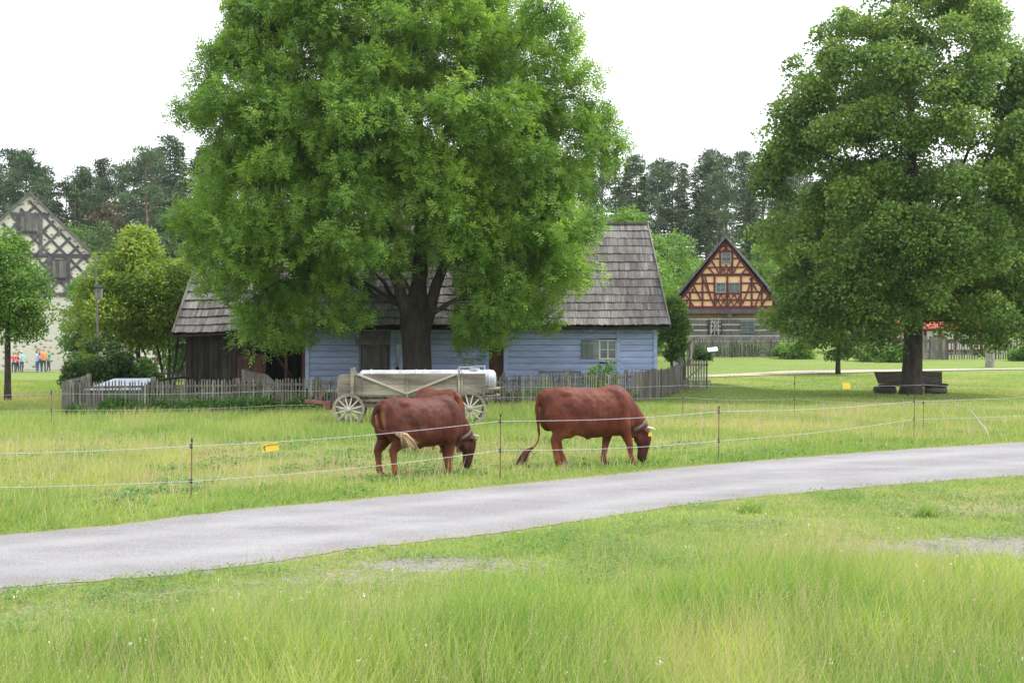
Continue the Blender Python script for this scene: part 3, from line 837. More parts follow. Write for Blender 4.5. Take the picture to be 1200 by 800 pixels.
decl = [(120, 126, 12.5, 'dark_leaf', 'dark green tree behind the right slope of the stone gable', 41, 4.2),
        (165, 112, 11.5, 'mid_leaf', 'mid green tree above the yellow green hazel', 42, 4.2),
        (205, 104, 9.5, 'dark_leaf', 'dark green tree behind the hazel near the ash', 43, 4.0),
        (238, 116, 11.5, 'mid_leaf', 'green tree hidden partly by the left side of the ash', 44, 4.0),
        (80, 130, 12.5, 'mid_leaf', 'leafy tree directly behind the ridge of the stone gable', 45, 4.2),
        (228, 75, 7.0, 'mid_leaf', 'green tree beside the left end of the farmhouse roof', 46, 2.8)]
for (px, d, h, m, lab, sd, r) in decl:
    X = (px - 600) * d / F
    tree('leafy_tree', (X, d, gzf(X, d)), lab, 'tree', [(h * .1, r * .7), (h * .35, r), (h * .65, r * .85), (h * .88, r * .5), (h, r * .1)], r * .26, 80, 20000, .24, M[m],
         [(0, 0, -.1, .25), (0, 0, h * .4, .17), (0, 0, h * .85, .05)], M['bark'], seed=sd, nlimb=12, lobes=.16)


# ---------------------------------------------------------------- conifers (prototypes + copies)
def needles(name, P, ax, L, W, mat, parent, t):
    n = len(P); nrm = unit(np.array([0, 0, 1.0]) + RNG.normal(0, .5, (n, 3)))
    sd = unit(np.cross(ax, nrm)); L = L[:, None]; W = W[:, None]
    V = np.stack([P, P + ax * L * .4 + sd * W, P + ax * L, P + ax * L * .4 - sd * W], 1).reshape(-1, 3)
    return np_mesh(name, V, np.arange(n * 4).reshape(-1, 4), mat, parent, tint=np.repeat(np.clip(t, 0, 1), 4))


def spruce(h, rad, seed, mat, lowest=.12):
    rs = np.random.default_rng(seed); random.seed(seed)
    root = empty('spruce', (0, 0, 0), 'x', 'tree')
    mb = MB(); mb.tube([(0, 0, -.5), (0, 0, h * .5), (0, 0, h)], [.28, .18, .03], 7)
    P = []; A = []; L = []; T = []
    z = h * lowest
    while z < h * .99:
        t = (z / h); R_ = rad * (1 - t) ** .75 * rs.uniform(.8, 1.1) + .15
        nb = int(rs.integers(6, 9))
        for k in range(nb):
            a = rs.uniform(0, 2 * math.pi); rr = R_ * rs.uniform(.65, 1.15); m = max(5, int(rr * 9)); tt = rs.random()
            for s in np.linspace(.15, 1, m):
                r = rr * s; dz = -.35 * r * (1 - .4 * s) + .12 * rr * s * s
                P.append((math.cos(a) * r, math.sin(a) * r, z + dz)); ang = a + rs.normal(0, .7)
                A.append((math.cos(ang), math.sin(ang), -.45 + rs.normal(0, .25))); L.append(rs.uniform(.35, .65) * (1.1 - .3 * s)); T.append(tt * .6 + rs.random() * .35)
        if rs.random() < .3:
            a = rs.uniform(0, 6.28); mb.tube([(0, 0, z), (math.cos(a) * R_ * .8, math.sin(a) * R_ * .8, z - .3)], [.04, .01], 4)
        z += rs.uniform(.28, .48)
    mb.build('trunk', M['pine_bark'], root, True)
    P = np.array(P); A = unit(np.array(A)); L = np.array(L)
    needles('crown', P, A, L, L * .28, mat, root, np.array(T))
    return root


def pine(h, rad, seed, mat, bare=.45, nb=34):
    rs = np.random.default_rng(seed); random.seed(seed)
    root = empty('pine', (0, 0, 0), 'x', 'tree')
    lean = rs.normal(0, .3, 2)
    mb = MB(); tp = [(0, 0, -.5), (lean[0] * .3, lean[1] * .3, h * .4), (lean[0], lean[1], h * .75), (lean[0] * .7, lean[1], h * .95)]
    mb.tube(tp, [.27, .21, .12, .04], 7)
    P = []; A = []; L = []; T = []
    for k in range(nb):
        t = bare + (1 - bare) * ((k + rs.random()) / nb); z = h * t
        prof = math.sin(math.pi * min(1, (t - bare) / (1 - bare) * .8 + .18)) ** .7
        rr = rad * prof * rs.uniform(.45, 1.15); a = rs.uniform(0, 2 * math.pi)
        c = np.array([math.cos(a) * rr + lean[0] * t, math.sin(a) * rr + lean[1] * t, z])
        mb.tube([(lean[0] * t, lean[1] * t, z - .4 - rr * .15), tuple(c)], [.06, .02], 4)
        cr = rs.uniform(.75, 1.35); m = int(230 * cr); tt = rs.random()
        d = unit(rs.normal(0, 1, (m, 3))); q = c + d * (cr * rs.uniform(.3, 1.05, (m, 1))) * np.array([1, 1, .5])
        P.append(q); A.append(unit(d + np.array([0, 0, .5]) + rs.normal(0, .4, (m, 3)))); L.append(rs.uniform(.2, .38, m)); T.append(tt * .6 + rs.random(m) * .4)
    mb.build('trunk', M['pine_bark'], root, True)
    L = np.concatenate(L)
    needles('crown', np.concatenate(P), np.concatenate(A), L, L * .26, mat, root, np.concatenate(T))
    return root


protos = {'spruce': [spruce(21, 2.9, 1, M['needle']), spruce(19, 2.5, 2, M['needle'], .2), spruce(22, 2.3, 3, M['needle'])],
          'pine': [pine(21, 2.7, 4, M['needle_blue']), pine(20, 3.0, 5, M['needle_blue'], .4), pine(22, 2.4, 6, M['needle'], .5), pine(20.5, 2.6, 7, M['needle_blue'], .35, 40)],
          'brown': [pine(14, 2.2, 9, M['needle_brown'], .25, 22)]}
for L_ in protos.values():
    for r_ in L_: KIDS[r_.name] = kids(r_)
used = set()


def put(kind, i, X, Y, s, rz, label, group):
    pr = protos[kind][i % len(protos[kind])]
    if pr.name not in used: used.add(pr.name); o = pr
    else: o = copy_tree(pr)
    o.location = (X, Y, gzf(X, Y) - .1); o.rotation_euler = (0, 0, rz); o.scale = (s, s, s)
    tag(o, label, 'tree', group)
    return o


def topy(px):
    """photo row of the forest's skyline"""
    return float(np.interp(px, [-300, 0, 22, 45, 62, 80, 100, 120, 150, 175, 200, 240, 420, 700, 725, 745, 780, 810, 830, 860, 885, 900, 1000, 1500],
                           [185, 182, 172, 190, 216, 205, 196, 186, 196, 168, 163, 166, 175, 172, 178, 184, 190, 186, 178, 171, 186, 180, 190, 185]))


rs = np.random.default_rng(77)
cnt = 0
for row, (D, step) in enumerate([(146, 42), (157, 36), (170, 34), (186, 24)]):
    px = -130.0 + row * 11
    while px < 1330:
        hid = 260 < px < 660
        d = D + rs.uniform(-4, 4); pp = px + rs.uniform(-8, 8); X = (pp - 600) * d / F
        base = gzf(X, d); ty = topy(pp) + [26, 9, 0, 3][row] * rs.uniform(.2, 1.4)
        h = CZ + (400 - ty) * d / F - base
        left = pp < 500
        k = 'pine' if rs.random() < (.8 if left else .45) and row < 3 else 'spruce'
        i = int(rs.integers(0, 12)); nat = {'spruce': [21, 19, 22], 'pine': [21, 20, 22, 20.5]}[k]
        put(k, i, X, d, h / nat[i % len(nat)], rs.uniform(0, 6.28),
            'tall blue green pine in the forest behind the village' if k == 'pine' else 'tall dark spruce in the forest behind the village',
            'pines of the far forest' if k == 'pine' else 'spruces of the far forest'); cnt += 1
        px += step * rs.uniform(.75, 1.25) * (2.0 if hid else 1)
X = (128 - 600) * 134 / F
put('brown', 0, X, 134, 1.0, 0, 'brown half dead pine in front of the left forest', None)
X = (600 - 600) * 0

# understorey row of leafy trees at the edge of the forest (copies)
ur = tree('forest_edge_tree', (0, 0, 0), 'mid green leafy tree at the foot of the forest', 'tree', [(.3, 2.6), (3, 3.6), (5.5, 3.2), (8, 1.8), (9.2, .4)], 1.0, 60, 11000, .3, M['mid_leaf'],
          [(0, 0, -.1, .2), (0, 0, 3, .14), (0, 0, 7, .04)], M['bark'], seed=61, nlimb=8, group='leafy trees at the forest edge')
ur2 = tree('forest_edge_tree', (0, 0, 0), 'dark green leafy tree at the foot of the forest', 'tree', [(.3, 2.6), (3, 3.8), (6, 3.2), (8.5, 1.6), (10, .4)], 1.0, 60, 11000, .3, M['dark_leaf'],
           [(0, 0, -.1, .2), (0, 0, 3, .14), (0, 0, 7, .04)], M['bark'], seed=62, nlimb=8, group='dark leafy trees at the forest edge')
KIDS[ur.name] = kids(ur); KIDS[ur2.name] = kids(ur2)
px = -60; k = 0; fu = set()
while px < 1300:
    d = 136 + rs.uniform(-7, 6); X = (px - 600) * d / F
    if 290 < px < 640: px += 120; continue
    p_ = ur if rs.random() < .5 else ur2
    o = p_ if p_.name not in fu else copy_tree(p_); fu.add(p_.name)
    o.location = (X, d, gzf(X, d) - .1); s = rs.uniform(.75, 1.15); o.scale = (s, s, s * rs.uniform(.8, 1.1)); o.rotation_euler = (0, 0, rs.uniform(0, 6.28))
    px += rs.uniform(24, 40)


# ---------------------------------------------------------------- the long farmhouse
FH = empty('farmhouse', (-3.4, 52, 0), 'long low farmhouse of pale blue logs under a grey shingle roof', 'farmhouse')
FO = FH.location.copy()


def W(mb, name, mat, parent=None, smooth=False, root=None):
    """build in world coordinates, then parent under a root that sits elsewhere"""
    o = mb.build(name, mat, None, smooth)
    par = parent or root
    if par:
        r = root or par
        o.data.transform(Matrix.Translation(-r['_o'] if False else -Vector(ROOTLOC[r.name])))
        o.parent = par
    return o


ROOTLOC = {FH.name: tuple(FO)}


def newroot(name, loc, label, cat, group=None):
    o = empty(name, loc, label, cat, group); ROOTLOC[o.name] = tuple(loc); return o


k52 = 52 / F
def fx(x): return (x - 600) * k52
def fz(y): return CZ - (y - 400) * k52


YW = 52.0
HL, HB, HR = fx(221), fx(358), fx(770)          # left corner, barn/house division, right corner
# log wall, with openings (x0,x1,z0,z1)
OPEN = [(fx(421), fx(457), .0, fz(403)), (fx(472), fx(487), 0.0, fz(402)), (fx(573), fx(590), 0.0, fz(402)), (fx(702), fx(722.5), fz(421), fz(398)), (fx(464), fx(469), fz(430), fz(404))]
mb = MB(); z = .42; lh = .235
while z < 2.72:
    z1 = min(z + lh, 2.78)
    cuts = sorted([(a, b) for a, b, c, d in OPEN if c < z1 - .05 and d > z + .05])
    x = HB
    for a, b in cuts + [(HR, HR)]:
        if a - x > .03:
            n = 10; prof = [(0, 0), (-.030, .012), (-.036, lh * .25), (-.040, lh * .5), (-.036, lh * .75), (-.030, lh - .014), (0, lh - .004)]
            hh = z1 - z; segs = max(1, int((a - x) / 1.5)); tn = random.random()
            for s_ in range(segs):
                xa = x + (a - x) * s_ / segs; xb = x + (a - x) * (s_ + 1) / segs; dz = random.uniform(-.008, .008)
                ring = [(YW + p, z + q * hh / lh) for p, q in prof] + [(YW + .16, z + hh - .004), (YW + .16, z)]
                vs = [(xa, y, zz) for y, zz in ring] + [(xb, y, zz) for y, zz in ring]; m_ = len(ring)
                fs = [(i, (i + 1) % m_, (i + 1) % m_ + m_, i + m_) for i in range(m_)] + [tuple(range(m_ - 1, -1, -1)), tuple(range(m_, 2 * m_))]
                mb.add(vs, fs, tn)
        x = max(x, b)
    z += lh
W(mb, 'log_wall', M['blue_log'], root=FH)
for (a, b) in ((HB, fx(421)), (fx(457), fx(472)), (fx(487), fx(573)), (fx(590), HR + .03)):
    mb = MB(); mb.box(a, b, YW - .02, YW + .3, -.1, .42); W(mb, 'plinth', M['plaster'], root=FH)
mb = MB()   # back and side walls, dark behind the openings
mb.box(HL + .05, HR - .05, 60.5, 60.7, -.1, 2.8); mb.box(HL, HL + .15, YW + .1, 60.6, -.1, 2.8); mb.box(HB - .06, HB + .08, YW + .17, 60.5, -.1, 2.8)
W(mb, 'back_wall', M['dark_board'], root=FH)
mb = MB()
for i in range(10): mb.box(HR - .17, HR - .01, YW + .17, 60.45, .42 + i * .235, .42 + (i + 1) * .235 - .012)
W(mb, 'side_wall', M['blue_log'], root=FH)
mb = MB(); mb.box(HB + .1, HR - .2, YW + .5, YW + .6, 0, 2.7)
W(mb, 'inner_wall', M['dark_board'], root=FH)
# gables of vertical boards
mb = MB()
for (xx, nmat) in ((HR + .05, 0), (HL - .02, 0)):
    y = 51.9
    while y < 60.9:
        zt = 2.85 + (4.2 - abs(y + .09 - 56.4)) * .92
        mb.box(xx - .03, xx + .03, y, y + .17, 2.7, max(2.75, zt - .12)); y += .18
W(mb, 'gable_boards', M['grey_board'], root=FH)
# timber posts in the log wall
mb = MB()
for px in (HB + .07, fx(459.5), fx(570.5), fx(592.5), HR - .07, fx(724.5), fx(470.3)):
    mb.box(px - .07, px + .07, YW - .075, YW + .1, .42, 2.77)
mb.box(HB, HR, YW - .08, YW + .1, 2.60, 2.78)
mb.box(fx(680), fx(727), YW - .085, YW - .03, fz(424), fz(421.3))
W(mb, 'wall_posts', M['blue_log'], root=FH)
mb = MB()   # beam ends under the eave
for px in (684, 691, 765, 617, 545, 395): mb.box(fx(px) - .07, fx(px) + .07, YW - .55, YW + .1, 2.60, 2.76); mb.ball((fx(px), YW - .5, 2.62), (.07, .07, .06))
W(mb, 'beam_end', M['blue_log'], root=FH)
mb = MB()  # barn boarding with the wide opening
x = HL
while x < HB:
    w = random.uniform(.14, .22)
    inop = fx(299) < x + w / 2 < fx(356)
    z0, z1 = (fz(404), 2.8) if inop else (-.1, 2.8)
    mb.box(x, x + w - .012, YW - .03 + random.uniform(-.008, .008), YW + .02, z0, z1); x += w
mb.box(HL - .08, HL + .12, YW - .08, YW + .12, -.1, 2.8)
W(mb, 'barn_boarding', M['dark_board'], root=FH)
for (a, b, h_) in ((296, 300, 2.3), (334, 337, 2.3), (354, 358, 2.5)):
    mb = MB(); mb.box(fx(a), fx(b), YW - .07, YW + .06, 0, h_); W(mb, 'barn_post', M['rust_board'], root=FH)
mb = MB()
mb.beam((fx(320), YW + .1, fz(413)), (fx(340), YW + .1, fz(440)), .08, .1)
W(mb, 'barn_brace', M['rust_board'], root=FH)
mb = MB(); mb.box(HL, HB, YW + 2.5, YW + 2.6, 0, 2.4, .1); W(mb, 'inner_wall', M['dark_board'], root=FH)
mb = MB(); x = fx(279)
while x < fx(312):
    zt = fz(416.5 - (x - fx(279)) / (fx(312) - fx(279)) * 2.5); mb.box(x, x + .15, YW - .22, YW - .18, .35, zt); x += .157
mb.box(fx(279) , fx(312), YW - .178, YW - .15, .6, .7); mb.box(fx(279), fx(312), YW - .178, YW - .15, 1.35, 1.45)
W(mb, 'half_door', M['rust_board'], root=FH)
# hooded hatch door
mb = MB(); x = fx(424)
while x < fx(454) - .05:
    mb.box(x, x + .185, YW + .02 - .0 + random.uniform(-.006, .006), YW + .05, .2, fz(404)); x += .193
o = W(mb, 'door', M['grey_board'], root=FH); tag(o, 'grey boarded door under a little hood')
mb = MB(); mb.box(fx(421), fx(423.5), YW - .12, YW + .02, 0.1, fz(402)); mb.box(fx(454.5), fx(457), YW - .12, YW + .02, .1, fz(402)); mb.box(fx(421), fx(457), YW - .10, YW + .02, fz(406), fz(402.5))
W(mb, 'door_frame', M['grey_board'], root=FH)
mb = MB()
for i in range(2):
    xa = fx(418.5) + i * (fx(438.6) - fx(418.5)); xb = xa + (fx(438.6) - fx(418.5)) - .015
    mb.hexa([(xa, YW - .55, fz(404)), (xb, YW - .55, fz(404)), (xb, YW - .02, fz(387)), (xa, YW - .02, fz(387)),
             (xa, YW - .55, fz(404) + .03), (xb, YW - .55, fz(404) + .03), (xb, YW - .02, fz(387) + .03), (xa, YW - .02, fz(387) + .03)])
W(mb, 'door_hood', M['grey_board'], root=FH)
for (a, b, n_) in ((472, 487, 'dark brown plank door behind the ash trunk'), (573, 590, 'red brown plank door right of the ash')):
    mb = MB(); x = fx(a)
    while x < fx(b) - .02:
        mb.box(x, min(x + .15, fx(b)), YW + .04, YW + .08, .05, fz(402)); x += .155
    tag(W(mb, 'door', M['brown_door'], root=FH), n_)
# window and shutter
mb = MB(); wx0, wx1, wz0, wz1 = fx(702), fx(722.5), fz(421), fz(398)
for (a, b, c, d) in ((wx0, wx1, wz0, wz0 + .05), (wx0, wx1, wz1 - .05, wz1), (wx0, wx0 + .05, wz0, wz1), (wx1 - .05, wx1, wz0, wz1), ((wx0 + wx1) / 2 - .025, (wx0 + wx1) / 2 + .025, wz0, wz1), (wx0, wx1, (wz0 + wz1) / 2 - .015, (wz0 + wz1) / 2 + .015)):
    mb.box(a, b, YW - .02 - random.random() * .004, YW + .03, c, d)
wn = W(mb, 'window', M['window_white'], root=FH)
mb = MB(); mb.box(wx0 + .02, wx1 - .02, YW + .035, YW + .045, wz0 + .02, wz1 - .02); W(mb, 'pane', M['glass'], parent=wn, root=FH)
mb = MB(); sx0, sx1 = fx(681.5), fx(701.5)
for i in range(3): mb.box(sx0 + (sx1 - sx0) * i / 3, sx0 + (sx1 - sx0) * (i + 1) / 3 - .008, YW - .09, YW - .06, wz0, wz1)
mb.box(sx0 , sx1, YW - .11, YW - .091, wz0 + .1, wz0 + .16); mb.box(sx0, sx1, YW - .11, YW - .091, wz1 - .16, wz1 - .1)
W(mb, 'shutter', M['shutter'], root=FH)
mb = MB(); mb.box(fx(464), fx(469), YW + .03, YW + .05, fz(430), fz(404)); W(mb, 'window_slit', M['glass'], root=FH)
# roof: shingle courses
EAVE = 51.35; RIDGE_Y, RIDGE_Z = 56.4, 7.05


def roofpt(t):
    """t 0 eave, 1 ridge; a slight kick at the eave"""
    y = EAVE + (RIDGE_Y - EAVE) * t; z = 2.80 + (RIDGE_Z - 2.80) * t - .22 * math.sin(math.pi * t) * (1 - t)
    return y, z


mb = MB(); XL, XR = fx(206) , 5.97
nc = 13
for c in range(nc):
    t0 = c / nc; t1 = min((c + 1.25) / nc, 1.0)
    y0, z0 = roofpt(t0); y1, z1 = roofpt(t1)
    xl = XL + .35 * t0; xr = XR - .36 * t0
    x = xl; nx_, nz_ = -(z1 - z0), (y1 - y0); ln = math.hypot(nx_, nz_); nyv, nzv = nx_ / ln, nz_ / ln
    cs = random.random() * .3
    while x < xr:
        w = random.uniform(.055, .12); lift = .05 + random.uniform(-.006, .012); low = random.uniform(-.02, .02)
        dip = -.30 * float(sstep(-7.4, -12.4, x)) * (1 - t0) * 1.0 if x < -7 else 0
        dip += .012 * math.sin(x * 1.3 + c)
        xa, xb = x, min(x + w - .006, xr)
        ya, za = y0 - low * (y1 - y0) / ln, z0 - low * (z1 - z0) / ln + dip
        p = []
        for (yy, zz, off) in ((ya, za, lift - .022), (y1, z1 + dip, -.01)):
            p.append((xa, yy + nyv * off, zz + nzv * off)); p.append((xb, yy + nyv * off, zz + nzv * off))
        q = []
        for (yy, zz, off) in ((ya, za, lift), (y1, z1 + dip, .012)):
            q.append((xa, yy + nyv * off, zz + nzv * off)); q.append((xb, yy + nyv * off, zz + nzv * off))
        mb.hexa([p[0], p[1], p[3], p[2], q[0], q[1], q[3], q[2]], min(1, max(0, random.gauss(.45 + cs - .15, .22))))
        x += w
rf = W(mb, 'roof', M['shingle'], root=FH)
mb = MB()   # roof deck, rear slope
for (ya, za, yb, zb) in ((EAVE + .05, 2.70, RIDGE_Y, RIDGE_Z - .12), (61.4, 2.72, RIDGE_Y + .001, RIDGE_Z - .0)):
    off = -.12 if ya < 55 else -.05
    for k in range(6):
        t0, t1 = k / 6, (k + 1) / 6
        if ya < 55: (a1, b1), (a2, b2) = roofpt(t0), roofpt(t1); b1 -= .10; b2 -= .10
        else: a1, b1, a2, b2 = ya + (yb - ya) * t0, za + (zb - za) * t0, ya + (yb - ya) * t1, za + (zb - za) * t1
        d1 = -.30 if ya < 55 else 0
        mb.hexa([(XL + .02, a1, b1 - .06 + d1 * (1 - t0)), (HB + 1, a1, b1 - .06), (HB + 1, a2, b2 - .06), (XL + .3, a2, b2 - .06 + d1 * (1 - t1)), (XL + .02, a1, b1 + d1 * (1 - t0)), (HB + 1, a1, b1), (HB + 1, a2, b2), (XL + .3, a2, b2 + d1 * (1 - t1))], .3)
        mb.hexa([(HB + 1, a1, b1 - .06), (XR - .03 - .36 * t0, a1, b1 - .06), (XR - .03 - .36 * t1, a2, b2 - .06), (HB + 1, a2, b2 - .06), (HB + 1, a1, b1), (XR - .03 - .36 * t0, a1, b1), (XR - .03 - .36 * t1, a2, b2), (HB + 1, a2, b2)], .3)
W(mb, 'roof_deck', M['dark_board'], root=FH)
mb = MB()
x = XL + .35
while x < XR - .4:
    w = random.uniform(1.4, 2.2); mb.box(x, min(x + w - .01, XR - .34), RIDGE_Y - .12, RIDGE_Y + .10, RIDGE_Z - .02, RIDGE_Z + .06); x += w
mb.beam((XR - .02, EAVE + .02, 2.78), (XR - .37, RIDGE_Y, RIDGE_Z), .04, .16)
mb.beam((XL + .02, EAVE + .02, 2.50), (XL + .33, RIDGE_Y, RIDGE_Z), .04, .16)
W(mb, 'ridge_board', M['shingle'], parent=rf, root=FH)

# ---------------------------------------------------------------- stone barn with lattice gable (left)
D1 = 106.0; k90 = D1 / F
def sx(x): return (x - 600) * k90
def sz(y): return CZ - (y - 400) * k90


SB = newroot('stone_barn', (sx(35), D1, 0), 'big stone barn with white and grey lattice timbered gable', 'barn')
ax_, az_ = sx(35), sz(224); ex, ez = sx(206), sz(396); lxx = 2 * ax_ - ex
mb = MB(); mb.prism([(lxx + .3, -.3), (ex - .3, -.3), (ex - .3, ez), (ax_, az_ - .25), (lxx + .3, ez)], D1, D1 + 9)
W(mb, 'wall', M['rubble'], root=SB)
mb = MB()
sl = (az_ - ez) / (ex - ax_)


def inroof(x, pad=.35): return az_ - abs(x - ax_) * sl - pad


def tb(x0, y0, x1, y1, w=.30, yoff=.07):
    mb.beam((sx(x0), D1 - yoff + .02, sz(y0)), (sx(x1), D1 - yoff + .02, sz(y1)), w, .12 + random.uniform(0, .01), up=(0, 1, 0))


# horizontals
for yy in (252, 299, 345):
    zr = sz(yy); hw = (az_ - .45 - zr) / sl
    mb.beam((ax_ - hw, D1 - .04, zr), (ax_ + hw, D1 - .04, zr), .32, .15, up=(0, 1, 0))
zr = sz(345)
# diagonal lattice
for s_ in (-1, 1):
    for c0 in np.arange(-14.3, 16, 1.22):
        # line x = ax_ + c0 + s_*t , z from zlow upwards
        pts = []
        for zt in np.linspace(sz(345) + .05, az_ - .5, 60):
            x = ax_ + c0 + s_ * (zt - sz(300)) * .95
            if abs(x - ax_) * sl < az_ - .5 - zt: pts.append((x, zt))
        if len(pts) > 3: mb.beam((pts[0][0], D1 - .03 - .012 * (s_ > 0), pts[0][1]), (pts[-1][0], D1 - .03 - .012 * (s_ > 0), pts[-1][1]), .2, .10, up=(0, 1, 0))
for (a, y0, y1) in ((22, 252, 299), (47, 252, 299), (56, 299, 345), (78, 299, 345), (110, 299, 345), (20, 299, 345)):
    mb.beam((sx(a), D1 - .06, sz(y0)), (sx(a), D1 - .06, sz(y1)), .26, .12, up=(0, 1, 0))
W(mb, 'timber_frame', M['old_timber'], root=SB)
for (a, b, c, d) in ((24, 45, 254, 276), (58, 77, 303, 330)):
    mb = MB(); mb.box(sx(a), sx(b), D1 - .16, D1 - .10, sz(d), sz(c))
    wn = W(mb, 'hatch', M['old_timber'], root=SB)
    mb = MB(); x = sx(a) + .15
    while x < sx(b) - .2: mb.box(x, x + .15, D1 - .20, D1 - .161, sz(d) + .35, sz(c) - .15, random.random()); x += .165
    W(mb, 'shutter', M['grey_board'], parent=wn, root=SB)
    mb = MB(); mb.box(sx(a) + .15, sx(b) - .15, D1 - .17, D1 - .163, sz(d) + .12, sz(d) + .33); W(mb, 'gap', M['black_paint'], parent=wn, root=SB)
mb = MB()
for s_ in (-1, 1):
    e2 = ax_ + s_ * (ex - ax_ + .3)
    for (xa, za, xb, zb) in ((ax_, az_, e2, az_ - abs(e2 - ax_) * sl),):
        p = [(xa, za - .28), (xb, zb - .28), (xb, zb), (xa, za)]
        if s_ < 0: p = p[::-1]
        mb.prism(p, D1 - .35, D1 + 9.3)
W(mb, 'roof', M['roof_dark'], root=SB); SB.rotation_euler = (0, 0, R(20))

# low stone wall/outbuilding seen between the shrubs
LW = newroot('stone_shed', ((205 - 600) * 92 / F, 92, 0), 'low pale stone building glimpsed behind the hazel stems', 'shed')
mb = MB(); mb.box(-25.5, -20.5, 92, 96, -.1, 2.9); W(mb, 'wall', M['rubble'], root=LW)
mb = MB(); mb.prism([(-25.7, 2.9), (-20.3, 2.9), (-23, 4.6)], 91.7, 96.3); W(mb, 'roof', M['roof_dark'], root=LW)

# ---------------------------------------------------------------- half-timbered house (right)
D2 = 103.0; k2 = D2 / F
def hx(x): return (x - 600) * k2
def hz(y): return CZ - (y - 400) * k2


HT = newroot('half_timbered_house', (hx(850), D2, gzf(hx(850), D2)), 'orange gabled house with dark red timbers above log walls', 'house')
axx, azz = hx(850.5), hz(281)
GP = [(hx(797), hz(362)), (hx(904), hz(362)), (hx(904), hz(350.5)), (axx, azz + .0), (hx(797), hz(350.5))]
mb = MB(); mb.prism(GP, D2, D2 + 13); W(mb, 'gable_wall', M['apricot'], root=HT)
mb = MB()


def gx_at(y, pad=2.5):
    """half width in px of the gable at photo row y"""
    return max(0.0, (y - 281) / (350.5 - 281) * 53.5 - pad)


def tp(x0, y0, x1, y1, w=.16, o=.05):
    w *= .8
    mb.beam((hx(x0), D2 - o, hz(y0)), (hx(x1), D2 - o, hz(y1)), w, .1 + random.uniform(0, .012), up=(0, 1, 0))


for yy, w in ((360.5, .34), (351.5, .14), (342.3, .14), (332, .15), (322, .26), (313.3, .13), (303, .13), (294.5, .14)):
    g_ = min(gx_at(yy, 1), 53); tp(850.5 - g_, yy, 850.5 + g_, yy, w, .04)
for xx, y0, y1 in ((823.5, 322, 360), (837.5, 322, 360), (852.3, 322, 360), (868, 322, 360), (880.5, 322, 360), (892, 333, 360), (809, 343, 360), (844, 294, 322), (858, 294, 322), (850.5, 281, 294), (812, 338, 343)):
    tp(xx, y0, xx, y1, .17, .055)
for a in ((806, 352, 803, 360), (803, 344, 814, 360), (812, 332, 822, 352), (822, 322, 837, 358), (826, 322, 834, 352), (883, 322, 870, 356), (893, 335, 884, 360), (899, 347, 891, 360), (830, 313, 838, 322), (833, 303, 843, 321), (868, 303, 859, 321), (876, 313, 868, 322), (847, 287, 854, 294), (854, 287, 847, 294), (878, 326, 887, 342), (887, 322, 895, 340)):
    tp(*a, .14, .045)
for i in range(4):   # lattice panels
    for (x0, x1, y0, y1) in ((838, 851.5, 344.5, 359), (853, 867.5, 344.5, 359), (844.5, 857.5, 310, 321.5)):
        w_ = (x1 - x0) / 2; h_ = (y1 - y0) / 2
        if i < 2:
            tp(x0 + i * w_, y0, x0 + (i + 1) * w_, y1, .09, .05); tp(x0 + (i + 1) * w_, y0, x0 + i * w_, y1, .09, .056)
        if i == 2: tp(x0, y0 + h_, x1, y0 + h_, .07, .06)
tp(836.8, 344, 868.8, 344, .16, .06)
for s_ in (-1, 1): tp(850.5, 282.5, 850.5 + s_ * 52.0, 350.5, .22, .042)
W(mb, 'timber_frame', M['oxblood'], root=HT)


def window(root, x0, x1, y0, y1, fxn, fzn, D, fm, cols=2, rows=2, name='window'):
    mb = MB(); a, b, c, d = fxn(x0), fxn(x1), fzn(y1), fzn(y0); t = .07
    for q in ((a, b, c, c + t), (a, b, d - t, d), (a, a + t, c + t, d - t), (b - t, b, c + t, d - t)): mb.box(q[0], q[1], D - .14, D - .02, q[2], q[3])
    for i in range(1, cols): xx = a + (b - a) * i / cols; mb.box(xx - .03, xx + .03, D - .12, D - .03, c + t, d - t)
    for i in range(1, rows): zz_ = c + (d - c) * i / rows; mb.box(a + t, b - t, D - .115, D - .035, zz_ - .02, zz_ + .02)
    wn = W(mb, name, M[fm], root=root)
    mb = MB(); mb.box(a + t * .5, b - t * .5, D - .06, D - .05, c + t * .5, d - t * .5); W(mb, 'pane', M['glass'], parent=wn, root=root)


window(HT, 845.3, 857, 296, 308.5, hx, hz, D2, 'shutter')
window(HT, 838.6, 850.8, 331, 343, hx, hz, D2, 'shutter')
window(HT, 854, 866.8, 331, 343, hx, hz, D2, 'shutter')
zb = gzf(hx(850), D2) - .2
# log storey
mb = MB(); zc = zb + .5; i = 0
while zc < hz(371.5):
    mb.box(hx(799), hx(914), D2 + .3 - .02 * (i % 2), D2 + .5, zc, zc + .30); zc += .42; i += 1
W(mb, 'log_wall', M['grey_board'], root=HT)
mb = MB(); mb.box(hx(800), hx(913), D2 + .36, D2 + 12.5, zb, hz(372)); W(mb, 'lower_wall', M['plaster'], root=HT)
mb = MB(); mb.box(hx(799), hx(912), D2 + .25, D2 + .6, hz(372), hz(367.5)); W(mb, 'brick_band', M['brick_orange'], root=HT)
mb = MB(); mb.box(hx(798), hx(910), D2 - .15, D2 + .5, hz(367.3), hz(362.2))
for px in (855, 905, 802): mb.box(hx(px) - .15, hx(px) + .15, D2 - .35, D2 + .3, hz(372), hz(367.4))
W(mb, 'bressummer_beam', M['old_timber'], root=HT)
window(HT, 868, 884, 375.5, 390.5, hx, hz, D2 + .3, 'shutter')
window(HT, 829.5, 846, 375, 391, hx, hz, D2 + .3, 'black_paint')
mb = MB()
